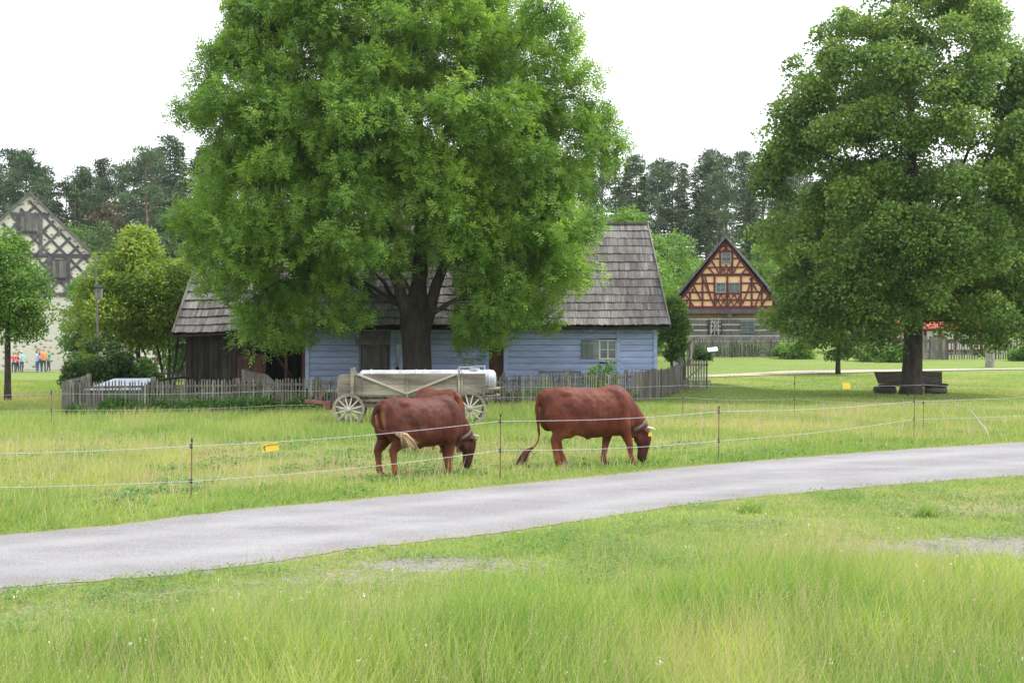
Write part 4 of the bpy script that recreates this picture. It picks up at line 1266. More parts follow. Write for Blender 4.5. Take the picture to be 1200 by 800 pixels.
for dx in (0, 4.5, 9): mb.beam((hx(833 + dx), D2 + .05, hz(393)), (hx(834.5 + dx * .8), D2 + .1, hz(372)), .06, .06)
for yy in (377, 382, 387): mb.beam((hx(832), D2 + .02, hz(yy)), (hx(845), D2 + .02, hz(yy)), .05, .05)
mb.beam((hx(833), D2 - .02, hz(391)), (hx(843), D2 - .02, hz(374)), .05, .05); mb.beam((hx(843), D2 - .05, hz(391)), (hx(834), D2 - .05, hz(374)), .05, .05)
tag(W(mb, 'window_trellis', M['wagon_pale'], root=HT), 'pale crossed trellis over the lower left window')
mb = MB()
for s_ in (-1, 1):
    P_ = [(850.5, 279), (850.5 + s_ * 52, 342), (850.5 + s_ * 62, 352.5)]
    for (a, b), (c, d) in zip(P_[:-1], P_[1:]):
        q = [(hx(a), hz(b) - .02), (hx(c), hz(d) - .02), (hx(c), hz(d) + .24), (hx(a), hz(b) + .24)]
        if s_ < 0: q = q[::-1]
        mb.prism(q, D2 - .55, D2 + 13.4)
W(mb, 'roof', M['roof_dark'], root=HT)
mb = MB(); mb.box(hx(836.5), hx(841), D2 + 3, D2 + 3.8, hz(300), hz(284)); W(mb, 'chimney', M['stone'], root=HT); HT.rotation_euler = (0, 0, R(-9.5))
mb = MB()
for (a, b, c) in ((852.5, 279, 273), (842, 290, 281)): mb.beam((hx(a), D2 - .2, hz(b)), (hx(a), D2 - .2, hz(c)), .04, .04)
W(mb, 'lightning_rod', M['iron'], root=HT)

# red roofed white house behind the lime
D3 = 104.0; k3 = D3 / F
def rx(x): return (x - 600) * k3
def rz(y): return CZ - (y - 400) * k3


RH = newroot('red_roofed_house', (rx(1080), D3, gzf(rx(1080), D3)), 'white house with red brown timbers and red roof behind the lime', 'house')
zb3 = gzf(rx(1080), D3) - .2
mb = MB(); mb.prism([(rx(1012), zb3), (rx(1152), zb3), (rx(1152), rz(384)), (rx(1012), rz(384))], D3, D3 + 8); W(mb, 'wall', M['window_white'], root=RH)
mb = MB()
for xx in (1014, 1030, 1049, 1066, 1084, 1102, 1120, 1138, 1150): mb.beam((rx(xx), D3 - .04, zb3 + .3), (rx(xx), D3 - .04, rz(384)), .2, .12, up=(0, 1, 0))
for yy in (386, 399, 411): mb.beam((rx(1012), D3 - .05, rz(yy)), (rx(1152), D3 - .05, rz(yy)), .2, .12, up=(0, 1, 0))
for a in ((1020, 410, 1029, 400), (1058, 410, 1050, 400), (1091, 410, 1100, 400)): mb.beam((rx(a[0]), D3 - .045, rz(a[1])), (rx(a[2]), D3 - .045, rz(a[3])), .15, .1, up=(0, 1, 0))
W(mb, 'timber_frame', M['oxblood'], root=RH)
mb = MB()
mb.hexa([(rx(1006), D3 - .5, rz(386)), (rx(1158), D3 - .5, rz(386)), (rx(1150), D3 + 4.5, rz(338)), (rx(1014), D3 + 4.5, rz(338)), (rx(1006), D3 - .5, rz(386) + .12), (rx(1158), D3 - .5, rz(386) + .12), (rx(1150), D3 + 4.5, rz(338) + .12), (rx(1014), D3 + 4.5, rz(338) + .12)])
mb.hexa([(rx(1014), D3 + 4.5, rz(338)), (rx(1150), D3 + 4.5, rz(338)), (rx(1158), D3 + 9, rz(386)), (rx(1006), D3 + 9, rz(386)), (rx(1014), D3 + 4.5, rz(338) + .11), (rx(1150), D3 + 4.5, rz(338) + .11), (rx(1158), D3 + 9, rz(386) + .12), (rx(1006), D3 + 9, rz(386) + .12)])
W(mb, 'roof', M['red_tile'], root=RH)
window(RH, 1034, 1045, 388, 398, rx, rz, D3 - .1, 'window_white')


# ---------------------------------------------------------------- picket fences
def fence(name, p0, p1, label, h=1.05, sp=.092, wd=.045, post=2.6, mat='picket', rails=(.28, .82), group=None, irr=.05, rail_m=None, solid=False, seed=0, postw=.13):
    random.seed(seed + 500)
    a = Vector((p0[0], p0[1], 0)); b = Vector((p1[0], p1[1], 0)); L = (b - a).length; d = (b - a) / L; nrm = Vector((-d.y, d.x, 0))
    if nrm.y > 0: nrm = -nrm
    root = newroot(name, (a.x, a.y, gzf(a.x, a.y)), label, 'fence', group)
    mb = MB(); s = .05
    while s < L:
        if random.random() > .025 or solid:
            q = a + d * s; z0 = gzf(q.x, q.y); w = wd * random.uniform(.75, 1.25) if not solid else sp * .96
            hh = h * (1 + random.uniform(-irr, irr * .5)); lean = random.gauss(0, .012) + d * 0 if False else random.gauss(0, .014)
            base = q + nrm * .04; top = base + d * (lean * hh)
            v = []
            for (c, zz, kw) in ((base, z0 + .03, 1), (top, z0 + hh - .05, 1), (top, z0 + hh, .35 if not solid else .9)):
                for sd, sn in ((-1, 0), (1, 0), (1, 1), (-1, 1)):
                    v.append(c + d * (sd * w / 2 * kw) + nrm * (sn * .018) + Vector((0, 0, zz)))
            fs = [(3, 2, 1, 0), (8, 9, 10, 11)]
            for r_ in (0, 4):
                for k in range(4): fs.append((r_ + k, r_ + (k + 1) % 4, r_ + 4 + (k + 1) % 4, r_ + 4 + k))
            mb.add(v, fs)
        s += sp * random.uniform(.85, 1.15) if not solid else sp
    W(mb, 'pickets', M[mat], root=root)
    npst = max(1, round(L / post))
    for rr in rails:
        mb = MB()
        for k in range(npst):
            q0 = a + d * (L * k / npst); q1 = a + d * (L * (k + 1) / npst)
            mb.beam(q0 + Vector((0, 0, gzf(q0.x, q0.y) + rr * h)), q1 + Vector((0, 0, gzf(q1.x, q1.y) + rr * h + random.uniform(-.02, .02))), .05, .07)
        W(mb, 'rail', M[rail_m or mat], root=root)
    for k in range(npst + 1):
        q = a + d * (L * k / npst) - nrm * .09; z0 = gzf(q.x, q.y); mb = MB()
        mb.beam((q.x, q.y, z0 - .1), (q.x + random.uniform(-.02, .02), q.y, z0 + h * random.uniform(.98, 1.1)), postw, postw, up=(0, 1, 0))
        W(mb, 'post', M[rail_m or mat], root=root)
    return root


def pp(x, d): return ((x - 600) * d / F, d)


c0 = pp(76, 39.6); c1 = pp(372, 43.2); c2 = pp(590, 45.4); c3 = pp(737, 49.0); c4 = pp(800, 54.6)
fence('picket_fence', c0, c1, 'grey picket fence in front of the dark barn end, left of the wagon', 1.05, .092, seed=1)
fence('picket_fence', (c1[0] + .06, c1[1] + .03), (c2[0] - .03, c2[1] - .02), 'grey picket fence hidden behind the wooden wagon', 1.05, .092, seed=2)
fence('picket_fence', (c2[0] + .06, c2[1] + .03), (c3[0] - .04, c3[1] - .02), 'grey picket fence below the shuttered farmhouse window, right of the wagon', 1.08, .11, seed=3)
fence('picket_fence', (c3[0] + .02, c3[1] + .06), c4, 'grey picket fence running back from the corner towards the orange house', 1.12, .095, .06, seed=4, mat='picket')
# return of the fence at its left end
fence('picket_fence', (c0[0] + .03, c0[1] + .06), pp(108, 50), 'grey picket fence running back from the left corner to the bushes', 1.02, .1, seed=5)
fence('picket_fence', pp(150, 53.0), pp(218, 54.0), 'short inner picket fence between the hazel stems and the barn', 1.15, .11, seed=6)
# gate
GT = newroot('wooden_gate', (c4[0], c4[1], gzf(*c4)), 'weathered picket gate with diagonal brace at the far fence end', 'gate')
random.seed(91); mb = MB(); g0 = c4[0] + .05; gw = .95; gz0 = gzf(*c4); gY = c4[1] - .2
for i in range(9): xx = g0 + i * gw / 9; mb.box(xx, xx + .065, gY - .04, gY - .02, gz0 + .06, gz0 + 1.2 + random.uniform(-.06, .04))
W(mb, 'pickets', M['picket'], root=GT)
mb = MB(); mb.box(g0 - .1, g0 + gw + .1, gY - .018, gY + .03, gz0 + .3, gz0 + .38); mb.box(g0 - .05, g0 + gw, gY - .018, gY + .03, gz0 + .95, gz0 + 1.03); mb.beam((g0, gY - .06, gz0 + .36), (g0 + gw * .8, gY - .06, gz0 + 1.0), .03, .07)
W(mb, 'gate_frame', M['grey_board'], root=GT)
mb = MB(); mb.box(g0 - .22, g0 - .07, gY - .05, gY + .09, gz0 - .1, gz0 + 1.3); W(mb, 'post', M['grey_board'], root=GT)
fence('garden_fence', pp(813, 98), pp(948, 100), 'grey picket fence in front of the orange half timbered house', 1.35, .17, .10, 3.2, seed=7, group=None)
fence('garden_fence', pp(808, 86), (pp(813, 98)[0] - .1, 97.8), 'short grey fence side running back to the orange house', 1.3, .17, .1, 3.2, seed=8)
fence('board_fence', pp(1078, 95), pp(1106, 95), 'closed brown plank fence just right of the lime trunk', 1.7, .2, .2, 1.6, solid=True, seed=9)
fence('garden_fence', pp(1110, 95), pp(1158, 95.5), 'open grey picket fence behind the lime, left of the stone pillar', 1.45, .2, .1, 2.8, seed=10)
fence('garden_fence', pp(1166, 95.5), pp(1290, 97), 'grey picket fence at the right edge, right of the stone pillar', 1.5, .18, .11, 2.8, seed=11)
PI_ = newroot('stone_pillar', (*pp(1160, 84), gzf(*pp(1160, 84))), 'squat grey stone pillar by the far path', 'pillar')
mb = MB(); q = PI_.location; mb.tube([(q.x, q.y, q.z - .1), (q.x + .02, q.y, q.z + .5), (q.x, q.y, q.z + 1.0), (q.x - .02, q.y, q.z + 1.12)], [.30, .27, .27, .22], 9); W(mb, 'shaft', M['stone'], root=PI_)

# white info sign
P = pp(835, 92); z0 = gzf(*P) - .35; SG = newroot('info_sign', (*P, z0), 'small tilted white information board by the orange house fence', 'sign')
mb = MB(); mb.box(P[0] - .03, P[0] + .03, P[1] - .03, P[1] + .03, z0 - .1, z0 + 1.15); W(mb, 'post', M['grey_board'], root=SG)
mb = MB(); mb.hexa([(P[0] - .33, P[1] - .25, z0 + 1.0), (P[0] + .33, P[1] - .25, z0 + 1.08), (P[0] + .33, P[1] + .2, z0 + 1.32), (P[0] - .33, P[1] + .2, z0 + 1.24),
                    (P[0] - .33, P[1] - .27, z0 + 1.03), (P[0] + .33, P[1] - .27, z0 + 1.11), (P[0] + .33, P[1] + .18, z0 + 1.35), (P[0] - .33, P[1] + .18, z0 + 1.27)]); W(mb, 'panel', M['white_sign'], root=SG)

# white slab and dark slatted gate beside the house
P = pp(790, 58); z0 = gzf(*P); o = newroot('white_panel', (*P, z0), 'narrow white painted panel beyond the right corner of the farmhouse', 'panel')
mb = MB(); mb.box(P[0] - .14, P[0] + .14, P[1], P[1] + .06, z0, z0 + 2.0); mb.box(P[0] - .16, P[0] - .13, P[1] - .03, P[1] + .08, z0, z0 + 2.05); W(mb, 'board', M['window_white'], root=o)
P = pp(797.5, 59.3); z0 = gzf(*P); o = newroot('slatted_door', (*P, z0), 'dark slatted door leaning beside the white panel', 'door panel')
mb = MB(); mb.box(P[0] - .2, P[0] - .14, P[1], P[1] + .05, z0, z0 + 1.8); mb.box(P[0] + .14, P[0] + .2, P[1], P[1] + .05, z0, z0 + 1.8)
for i in range(6): mb.beam((P[0] - .15, P[1] + .01, z0 + .2 + i * .27), (P[0] + .15, P[1] + .01, z0 + .32 + i * .27), .03, .1)
W(mb, 'slats', M['dark_board'], root=o)

# ---------------------------------------------------------------- garden things behind the fence
CF = newroot('cold_frame', (*pp(135, 44.5), 0), 'blue grey lidded cold frame behind the left picket fence', 'cold frame')
a, b = pp(106, 44)[0], pp(165, 44)[0]
mb = MB(); mb.hexa([(a, 43.6, .0), (b, 43.9, 0), (b, 45.3, 0), (a, 45.0, 0), (a, 43.6, .62), (b, 43.9, .62), (b, 45.3, .92), (a + .5, 45.0, .92)]); W(mb, 'box', M['grey_board'], root=CF)
mb = MB(); mb.hexa([(a - .05, 43.5, .64), (b + .05, 43.8, .64), (b + .05, 45.4, .94), (a + .45, 45.1, .94), (a - .05, 43.5, .68), (b + .05, 43.8, .68), (b + .05, 45.4, .98), (a + .45, 45.1, .98)]); W(mb, 'lid', M['coldframe'], root=CF)
HRL = newroot('handrail', (*pp(165, 47), 0), 'dark sloping pole rail between cold frame and barn corner', 'rail')
mb = MB(); mb.tube([at(108, 451, 46.5), at(165, 447, 47.5), at(222, 441, 49)], [.05, .05, .05], 8)
W(mb, 'rail', M['dark_board'], root=HRL)
for px, d, yy in ((112, 46.5, 451), (190, 48.2, 445), (221, 49, 441)):
    mb = MB(); q = at(px, yy, d); mb.beam((q.x, q.y + .06, 0), (q.x, q.y + .06, q.z), .09, .09, up=(0, 1, 0)); W(mb, 'post', M['dark_board'], root=HRL)
TR = newroot('water_trough', (*pp(302, 46.5), 0), 'grey plank trough with sloping front in front of the barn opening', 'trough')
q = [pp(284, 46.5)[0], pp(313, 46.5)[0], pp(322, 46.5)[0]]
mb = MB(); mb.box(q[0], q[0] + .1, 46.4, 47.2, 0, 1.25); mb.hexa([(q[0] + .1, 46.4, .85), (q[1], 46.4, .78), (q[1], 46.46, .78), (q[0] + .1, 46.46, .85), (q[0] + .1, 46.4, 1.22), (q[1], 46.4, 1.08), (q[1], 46.46, 1.08), (q[0] + .1, 46.46, 1.22)])
mb.hexa([(q[1] + .01, 46.4, .3), (q[2], 46.4, .3), (q[2], 46.46, .3), (q[1] + .01, 46.46, .3), (q[1] + .01, 46.4, 1.08), (q[2], 46.4, .85), (q[2], 46.46, .85), (q[1] + .01, 46.46, 1.08)])
mb.box(q[0] + .1, q[1], 46.5, 47.2, .5, .55); W(mb, 'side_board', M['grey_board'], root=TR)
mb = MB(); mb.box(q[1] - .1, q[1], 46.47, 46.57, 0, 1.05); mb.box(q[2] - .1, q[2], 47.1, 47.2, 0, .9); W(mb, 'leg', M['grey_board'], root=TR)
GB = newroot('garden_bench', (*pp(655, 50.6), 0), 'grey slatted garden bench against the blue farmhouse wall', 'bench')
a, b = pp(631, 50.8)[0], pp(681, 50.8)[0]
mb = MB(); mb.box(a, b, 51.0, 51.05, 1.02, 1.10); mb.box(a, b, 51.0, 51.05, .66, .72)
i = a
while i < b - .05: mb.box(i, i + .04, 51.01, 51.04, .72, 1.02); i += .13
W(mb, 'backrest', M['grey_board'], root=GB)
mb = MB(); mb.box(a, b, 50.5, 51.0, .42, .48); W(mb, 'seat', M['grey_board'], root=GB)
for xx in (a, b - .08):
    mb = MB(); mb.box(xx, xx + .08, 50.5, 50.58, 0, .42); mb.box(xx, xx + .08, 50.97, 51.0, 0, 1.05); W(mb, 'leg', M['grey_board'], root=GB)
bush('garden_shrub', (*pp(706, 49.6), 0), 'loose pale green shrub in the corner behind the fence', .8, 1.7, 2600, .11, M['fresh_leaf'], 51, cat='shrub', nc=26, sh=.2)
bush('garden_plant', (*pp(640, 48.6), 0), 'bright green leafy plants below the garden bench', 1.3, .75, 4500, .11, M['fresh_leaf'], 52, cat='plant', ry=.5)
bush('bush', (*pp(1035, 92), gzf(*pp(1035, 92))), 'grey green bush in front of the white house wall', 1.9, 1.5, 8000, .16, M['mid_leaf'], 53)
bush('bush', (*pp(932, 97), gzf(*pp(932, 97))), 'green bush at the right end of the orange house fence', 1.3, 1.5, 6000, .16, M['fresh_leaf'], 54)
bush('bush', (*pp(822, 94), gzf(*pp(822, 94))), 'small dark bush left of the white information board', .7, 1.1, 3500, .15, M['dark_leaf'], 55)
bush('bush', (*pp(1197, 93), gzf(*pp(1197, 93))), 'small green bush by the rail at the right edge', .9, 1.1, 3500, .15, M['mid_leaf'], 56)
bush('garden_plant', (*pp(870, 101), gzf(*pp(870, 101))), 'green garden plants behind the orange house fence', 4.0, 1.1, 6000, .16, M['mid_leaf'], 57, cat='plant', ry=.6)
# weeds along the fence foot
def weeds(name, pts, n, h, size, label, seed):
    rs = np.random.default_rng(seed); pts = np.array(pts); k = 60
    t = rs.random(k) * (len(pts) - 1); i = np.minimum(t.astype(int), len(pts) - 2); f = (t - i)[:, None]
    C = pts[i] * (1 - f) + pts[i + 1] * f + rs.normal(0, .12, (k, 2)); rr = rs.uniform(.12, .34, k) * h / .4
    C3 = np.stack([C[:, 0], C[:, 1], gz(C[:, 0], C[:, 1]) + rr * .6], 1)
    o = leaves(name, C3, rr, n, size, M['weed'], None, None, .9, .2)
    tag(o, label, 'weeds', kind='stuff')


weeds('weeds', [(c0[0], c0[1] - .25), (c1[0], c1[1] - .25)], 12000, .42, .09, 'nettles and weeds growing along the foot of the left picket fence', 71)
weeds('weeds', [(c1[0], c1[1] + .5), (c2[0], c2[1] + .5), (c3[0], c3[1] + .4)], 12000, .55, .09, 'dark weeds growing behind the picket fence and wagon', 72)
weeds('weeds', [(c0[0] + .8, c0[1] + .7), (c1[0], c1[1] + .6)], 11000, .6, .1, 'leafy weeds inside the garden behind the left picket fence', 73)

# bird house on a pole
BP = newroot('birdhouse_pole', (*pp(114, 50), 0), 'tall thin wooden pole carrying a grey bird house', 'pole')
mb = MB(); q = BP.location; mb.tube([(q.x + .05, q.y, -.1), (q.x, q.y, 2.6), (q.x - .06, q.y, at(110, 300, 50).z)], [.055, .045, .02], 8); W(mb, 'pole', M['grey_board'], root=BP)
BH = newroot('bird_house', (q.x, q.y - .1, at(115, 350, 50).z), 'small grey bird house fixed on the tall pole', 'bird house')
z0 = at(115, 350, 50).z; z1 = at(115, 338, 50).z
mb = MB(); mb.box(q.x - .04, q.x + .22, q.y - .24, q.y - .05, z0, z1); W(mb, 'box', M['grey_board'], root=BH)
mb = MB(); mb.hexa([(q.x - .08, q.y - .32, z1 + .01), (q.x + .26, q.y - .32, z1 + .01), (q.x + .26, q.y - .02, z1 + .08), (q.x - .08, q.y - .02, z1 + .08), (q.x - .08, q.y - .32, z1 + .04), (q.x + .26, q.y - .32, z1 + .04), (q.x + .26, q.y - .02, z1 + .12), (q.x - .08, q.y - .02, z1 + .12)]); W(mb, 'roof', M['dark_board'], root=BH)
mb = MB(); mb.tube([(q.x + .09, q.y - .243, z1 - .12), (q.x + .09, q.y - .25, z1 - .12)], [.025, .025], 10); W(mb, 'entrance_hole', M['black_paint'], root=BH)

# ---------------------------------------------------------------- wagon
random.seed(5)
WG = empty('farm_wagon', (at(480, 400, 36).x, 36.3, 0), 'old wooden ladder wagon with weathered plank sides by the fence', 'wagon', rz=R(3))
def wx(x): return (x - 480) * 36.0 / F


def wheel(cx, cy, r, nsp=12):
    mb = MB(); n = 36; rr = []
    for k in range(n):
        a = 2 * math.pi * k / n
        for (ro, yo) in ((r, -.035), (r, .035), (r - .065, .03), (r - .065, -.03)): rr.append((cx + math.cos(a) * ro, cy + yo, r + math.sin(a) * ro))
    fs = []
    for k in range(n):
        k2 = (k + 1) % n
        for j in range(4): fs.append((k * 4 + j, k * 4 + (j + 1) % 4, k2 * 4 + (j + 1) % 4, k2 * 4 + j))
    mb.add(rr, fs, .5); w = mb.build('wheel', M['wagon_wood'], WG)
    mb = MB(); mb.tube([(cx, cy - .16, r), (cx, cy - .1, r), (cx, cy, r), (cx, cy + .1, r), (cx, cy + .14, r)], [.045, .07, .085, .07, .05], 12); mb.build('hub', M['wagon_wood'], w, True)
    for k in range(nsp):
        a = 2 * math.pi * (k + .5) / nsp; mb = MB()
        mb.tube([(cx + math.cos(a) * .06, cy, r + math.sin(a) * .06), (cx + math.cos(a) * (r - .06), cy, r + math.sin(a) * (r - .06))], [.022, .017], 6, tint=.8); mb.build('spoke', M['wagon_pale'], w)


# heights: front wheel .40 radius, rear .47
fwx, rwx = wx(409), wx(549)
wheel(fwx, -.62, .42); wheel(fwx, .62, .42); wheel(rwx, -.62, .44); wheel(rwx, .62, .44)
mb = MB()
mb.beam((fwx, -.6, .42), (fwx, .6, .42), .10, .12); mb.beam((rwx, -.6, .44), (rwx, .6, .44), .10, .12)
mb.beam((fwx, -.5, .62), (fwx, .5, .62), .14, .18); mb.beam((rwx, -.5, .66), (rwx, .5, .66), .14, .16)
mb.beam((fwx - .2, 0, .54), (rwx + .5, 0, .56), .10, .10); mb.beam((fwx + .1, -.35, .66), (rwx + .3, -.35, .66), .06, .06); mb.beam((fwx + .1, .35, .66), (rwx + .3, .35, .66), .06, .06)
mb.beam((fwx + .25, -.3, .50), (fwx + 1.1, -.05, .52), .05, .09)
mb.box(fwx + .2, fwx + .38, -.55, -.3, .3, .52)
mb.build('undercarriage', M['wagon_wood'], WG)
mb = MB()
zc = [.80, 1.08, 1.36]; x0, x1 = wx(397), wx(568)
for yy in (-.50, .50):
    xm = wx(425)
    for i in range(2):
        for (a, b) in ((x0, xm - .01), (xm, wx(535)), (wx(535) + .01, x1)):
            mb.box(a, b, yy - .015, yy + .015 + .004 * i, zc[i] + .004, zc[i + 1] - .004 - (.04 if a == x0 and i == 1 else 0))
mb.box(x0, x0 + .03, -.48, .48, .8, 1.3); mb.box(x0, x1 + .38, -.48, .48, .76, .80); mb.box(x1 - .03, x1, -.48, .48, .8, .98)
mb.box(x1 - .02, x1 + .4, -.52, .52, .93, .975)
mb.build('side_boards', M['wagon_wood'], WG)
for px in (414, 412.5, 476.5, 537, 540.5, 566):
    mb = MB()
    ht = {414: 1.42, 412.5: 1.5, 476.5: 1.36, 537: 1.48, 540.5: 1.37, 566: 1.05}[px]
    mb.beam((wx(px) + random.uniform(-.02, .02), -.545, .74), (wx(px), -.555, ht), .055, .05, up=(0, 1, 0)); mb.build('stake', M['wagon_wood'], WG)
    mb = MB(); mb.beam((wx(px), .545, .74), (wx(px), .555, ht), .055, .05, up=(0, 1, 0)); mb.build('stake', M['wagon_wood'], WG)
for px in (433, 459, 497): mb = MB(); mb.beam((wx(px), .53, 1.0), (wx(px), .55, 1.47), .04, .04, up=(0, 1, 0)); mb.build('stake', M['wagon_wood'], WG)
mb = MB(); mb.beam((wx(419), -.56, 1.35), (wx(476), -.56, .84), .05, .09, up=(0, 1, 0)); mb.beam((wx(476), -.56, .84), (wx(534), -.56, 1.35), .05, .09, up=(0, 1, 0)); mb.build('brace', M['wagon_pale'], WG)
mb = MB(); mb.beam((fwx - .05, -.2, .5), (wx(364), -.1, .62), .07, .08); mb.beam((fwx - .05, .2, .5), (wx(364), .1, .62), .07, .08); mb.beam((wx(377), 0, .54), (wx(356), 0, .62), .1, .09)
mb.beam((wx(373), -.05, .6), (wx(380), -.05, .98), .05, .06); mb.box(wx(381), wx(387), -.25, .25, .4, .62)
mb.build('drawbar', M['red_wood'], WG)
TK = empty('water_tank', (WG.location.x, WG.location.y, .82), 'whitish cylindrical water tank lying in the wooden wagon', 'tank', rz=R(3))
mb = MB(); zt = .36; a, b = wx(419), wx(580)
mb.tube([(a, 0, zt), (a + .03, 0, zt), (a + .1, 0, zt), (b - .12, 0, zt), (b - .03, 0, zt), (b + .02, 0, zt), (b + .03, 0, zt)], [.1, .20, .262, .27, .25, .18, .05], 28); mb.build('shell', M['tank'], TK, True)
for xx in (a + .3, a + 1.5, b - .9, b - .2): mb = MB(); mb.tube([(xx, 0, zt), (xx + .05, 0, zt)], [.276, .276], 28); mb.build('band', M['tank'], TK, True)
mb = MB(); mb.tube([(b - .55, 0, zt + .24), (b - .55, 0, zt + .31)], [.15, .14], 18); mb.build('filler_cap', M['tank'], TK)
mb = MB(); mb.tube([(b - .95, 0, zt + .22), (b - .95, 0, zt + .36)], [.018, .018], 8); mb.tube([(b - .95, 0, zt + .33), (b - .3, 0, zt + .36)], [.012, .012], 8); mb.tube([(b - .28, 0, zt + .22), (b - .28, 0, zt + .39)], [.018, .018], 8); mb.build('pipe', M['tank'], TK)

# ---------------------------------------------------------------- log bench under the lime
BN = empty('log_bench', (*pp(1067, 57.6), gzf(*pp(1067, 57.6))), 'rough dark log bench behind the lime trunk', 'bench', rz=R(2))
random.seed(2)


def rough_log(mb, x0, x1, y, z, ry, rz_, n=9):
    pts = [(x0 + (x1 - x0) * i / (n - 1), y + random.uniform(-.01, .01), z + random.uniform(-.015, .015)) for i in range(n)]
    mb.tube(pts, [rz_ * random.uniform(.94, 1.06) for _ in range(n)], 8, flat=[ry * random.uniform(.95, 1.05) for _ in range(n)])


mb = MB(); mb.hexa([(-1.28, .22, .42), (1.42, .22, .42), (1.42, .34, .42), (-1.28, .34, .42), (-1.46, .26, .92), (1.44, .26, .92), (1.44, .36, .92), (-1.46, .36, .92)]); mb.build('backrest', M['bench_wood'], BN)
mb = MB(); rough_log(mb, -1.35, 1.5, -.1, .36, .24, .07); mb.build('seat', M['bench_wood'], BN)
for xx in (-1.1, 1.05):
    mb = MB(); rough_log(mb, xx - .42, xx + .42, -.02, .14, .3, .16, 5); mb.build('leg', M['bench_wood'], BN, True)

# ---------------------------------------------------------------- electric fence
def efence(name, posts, label, group, wr=.004, pr=.012):
    """posts: (px, d, ztop, zwire1, zwire2)"""
    root = newroot(name, (0, 0, 0), label, 'electric fence', group)
    q0 = posts[0]; root.location = ((q0[0] - 600) * q0[1] / F, q0[1], 0); ROOTLOC[root.name] = tuple(root.location)
    Pw = []
    for (px, d, zt, z1, z2) in posts:
        X = (px - 600) * d / F; g_ = gzf(X, d); Pw.append((X, d, g_, zt, z1, z2))
        mb = MB(); mb.tube([(X, d, g_ - .1), (X + .01, d, g_ + zt)], [pr, pr * .9], 8); p = W(mb, 'post', M['fence_pole'], root=root)
        mb = MB()
        for z_ in (z1, z2): mb.tube([(X, d, g_ + z_ - .03), (X, d, g_ + z_ + .03)], [pr * 2, pr * 2], 8); mb.ball((X, d - pr * 2, g_ + z_), pr * 2.2, 8, 6)
        mb.tube([(X + .01, d, g_ + zt - .01), (X + .01, d, g_ + zt + .04)], [pr * 1.6, pr * 1.2], 8)
        W(mb, 'insulator', M['black_paint'], parent=p, root=root)
    for k in (4, 5):
        mb = MB()
        for A, B in zip(Pw[:-1], Pw[1:]):
            pts = []
            for i in range(13):
                t = i / 12; sag = -.05 * math.sin(math.pi * t)
                pts.append((A[0] + (B[0] - A[0]) * t, A[1] + (B[1] - A[1]) * t - .04, (A[2] + A[k]) * (1 - t) + (B[2] + B[k]) * t + sag))
            mb.tube(pts, [wr] * 13, 5)
        W(mb, 'wire', M['wire'], root=root)
    return root


efence('electric_fence', [(-260, 17.0, .85, .80, .40), (224, 19.2, .80, .73, .24), (586, 22.0, 1.0, .92, .45), (842, 25.2, .97, .91, .37), (1071, 30.6, .92, .86, .46), (1330, 35, 1.0, .98, .50)],
       'near two strand electric fence between the cows and the gravel road', None, .0038, .010)
efence('electric_fence', [(-200, 34, .9, .85, .45), (60, 35.5, .9, .85, .42), (330, 37.5, .9, .85, .45), (600, 39.5, .95, .90, .60), (800, 39.5, .98, .93, .58), (931, 38, 1.2, 1.03, .60), (1082, 34.0, 1.2, 1.12, .68), (1300, 29.5, 1.2, 1.2, .72)],
       'far two strand electric fence crossing the pasture behind the cows', None, .0032, .010)


def ysign(loc, w, h, rz_, roll, label, marks):
    o = empty('warning_sign', loc, label, 'sign'); o.rotation_euler = (0, roll, rz_)
    mb = MB(); mb.box(-w / 2, w / 2, -.003, .003, -h, 0); mb.build('plate', M['yellow'], o)
    if marks:
        mb = MB(); k = w / .2     # lightning bolt with arrow and two text lines
        for a, b in (((-.082, -.015), (-.060, -.038)), ((-.062, -.030), (-.088, -.048)), ((-.088, -.046), (-.068, -.068))):
            mb.beam((a[0] * k, -.005, a[1] * k), (b[0] * k, -.005, b[1] * k), .010 * k, .002, up=(0, 1, 0))
        mb.ball((-.070 * k, -.005, -.076 * k), (.008 * k, .002, .008 * k), 8, 6)
        mb.build('lightning_symbol', M['black_paint'], o)
        cu = bpy.data.curves.new('lettering', 'FONT'); cu.body = 'WEIDEZAUN'; cu.size = .026 * k; cu.extrude = .0008; cu.align_x = 'LEFT'
        t = bpy.data.objects.new('tmp', cu); COL.objects.link(t); dg = bpy.context.evaluated_depsgraph_get(); dg.update(); me = bpy.data.meshes.new_from_object(t.evaluated_get(dg)); bpy.data.objects.remove(t)
        me.materials.clear(); me.materials.append(M['black_paint']); t = bpy.data.objects.new('lettering', me); COL.objects.link(t); t.parent = o; t.location = (-.052 * k, -.005, -.030 * k); t.rotation_euler = (R(90), 0, 0)
    return o


q = at(307, 521.5, 20.0); ysign(at(316.5, 519.3, 20.05), .24, .115, R(10), R(-7), 'yellow electric fence warning sign hanging on the near wire', True)
ysign(at(992, 448.5, 36.9), .20, .16, R(-5), 0, 'plain yellow tag hanging on the far electric wire', False)

# leaning stick
ST = newroot('pale_stick', tuple(at(1160, 513, 31.1)), 'pale bent stick leaning in the grass by the road, right', 'stick')
mb = MB(); mb.tube([at(1160, 515, 31.1), at(1155, 503, 31.2), at(1146, 492, 31.3), at(1137, 480, 31.4)], [.022, .02, .017, .012], 7); W(mb, 'shaft', M['wagon_pale'], root=ST)


# ---------------------------------------------------------------- cows
def tube2(mb, pts, ra, rb, n=16):
    """round ends: adds balls at both ends"""
    mb.tube(pts, ra, n, flat=rb)


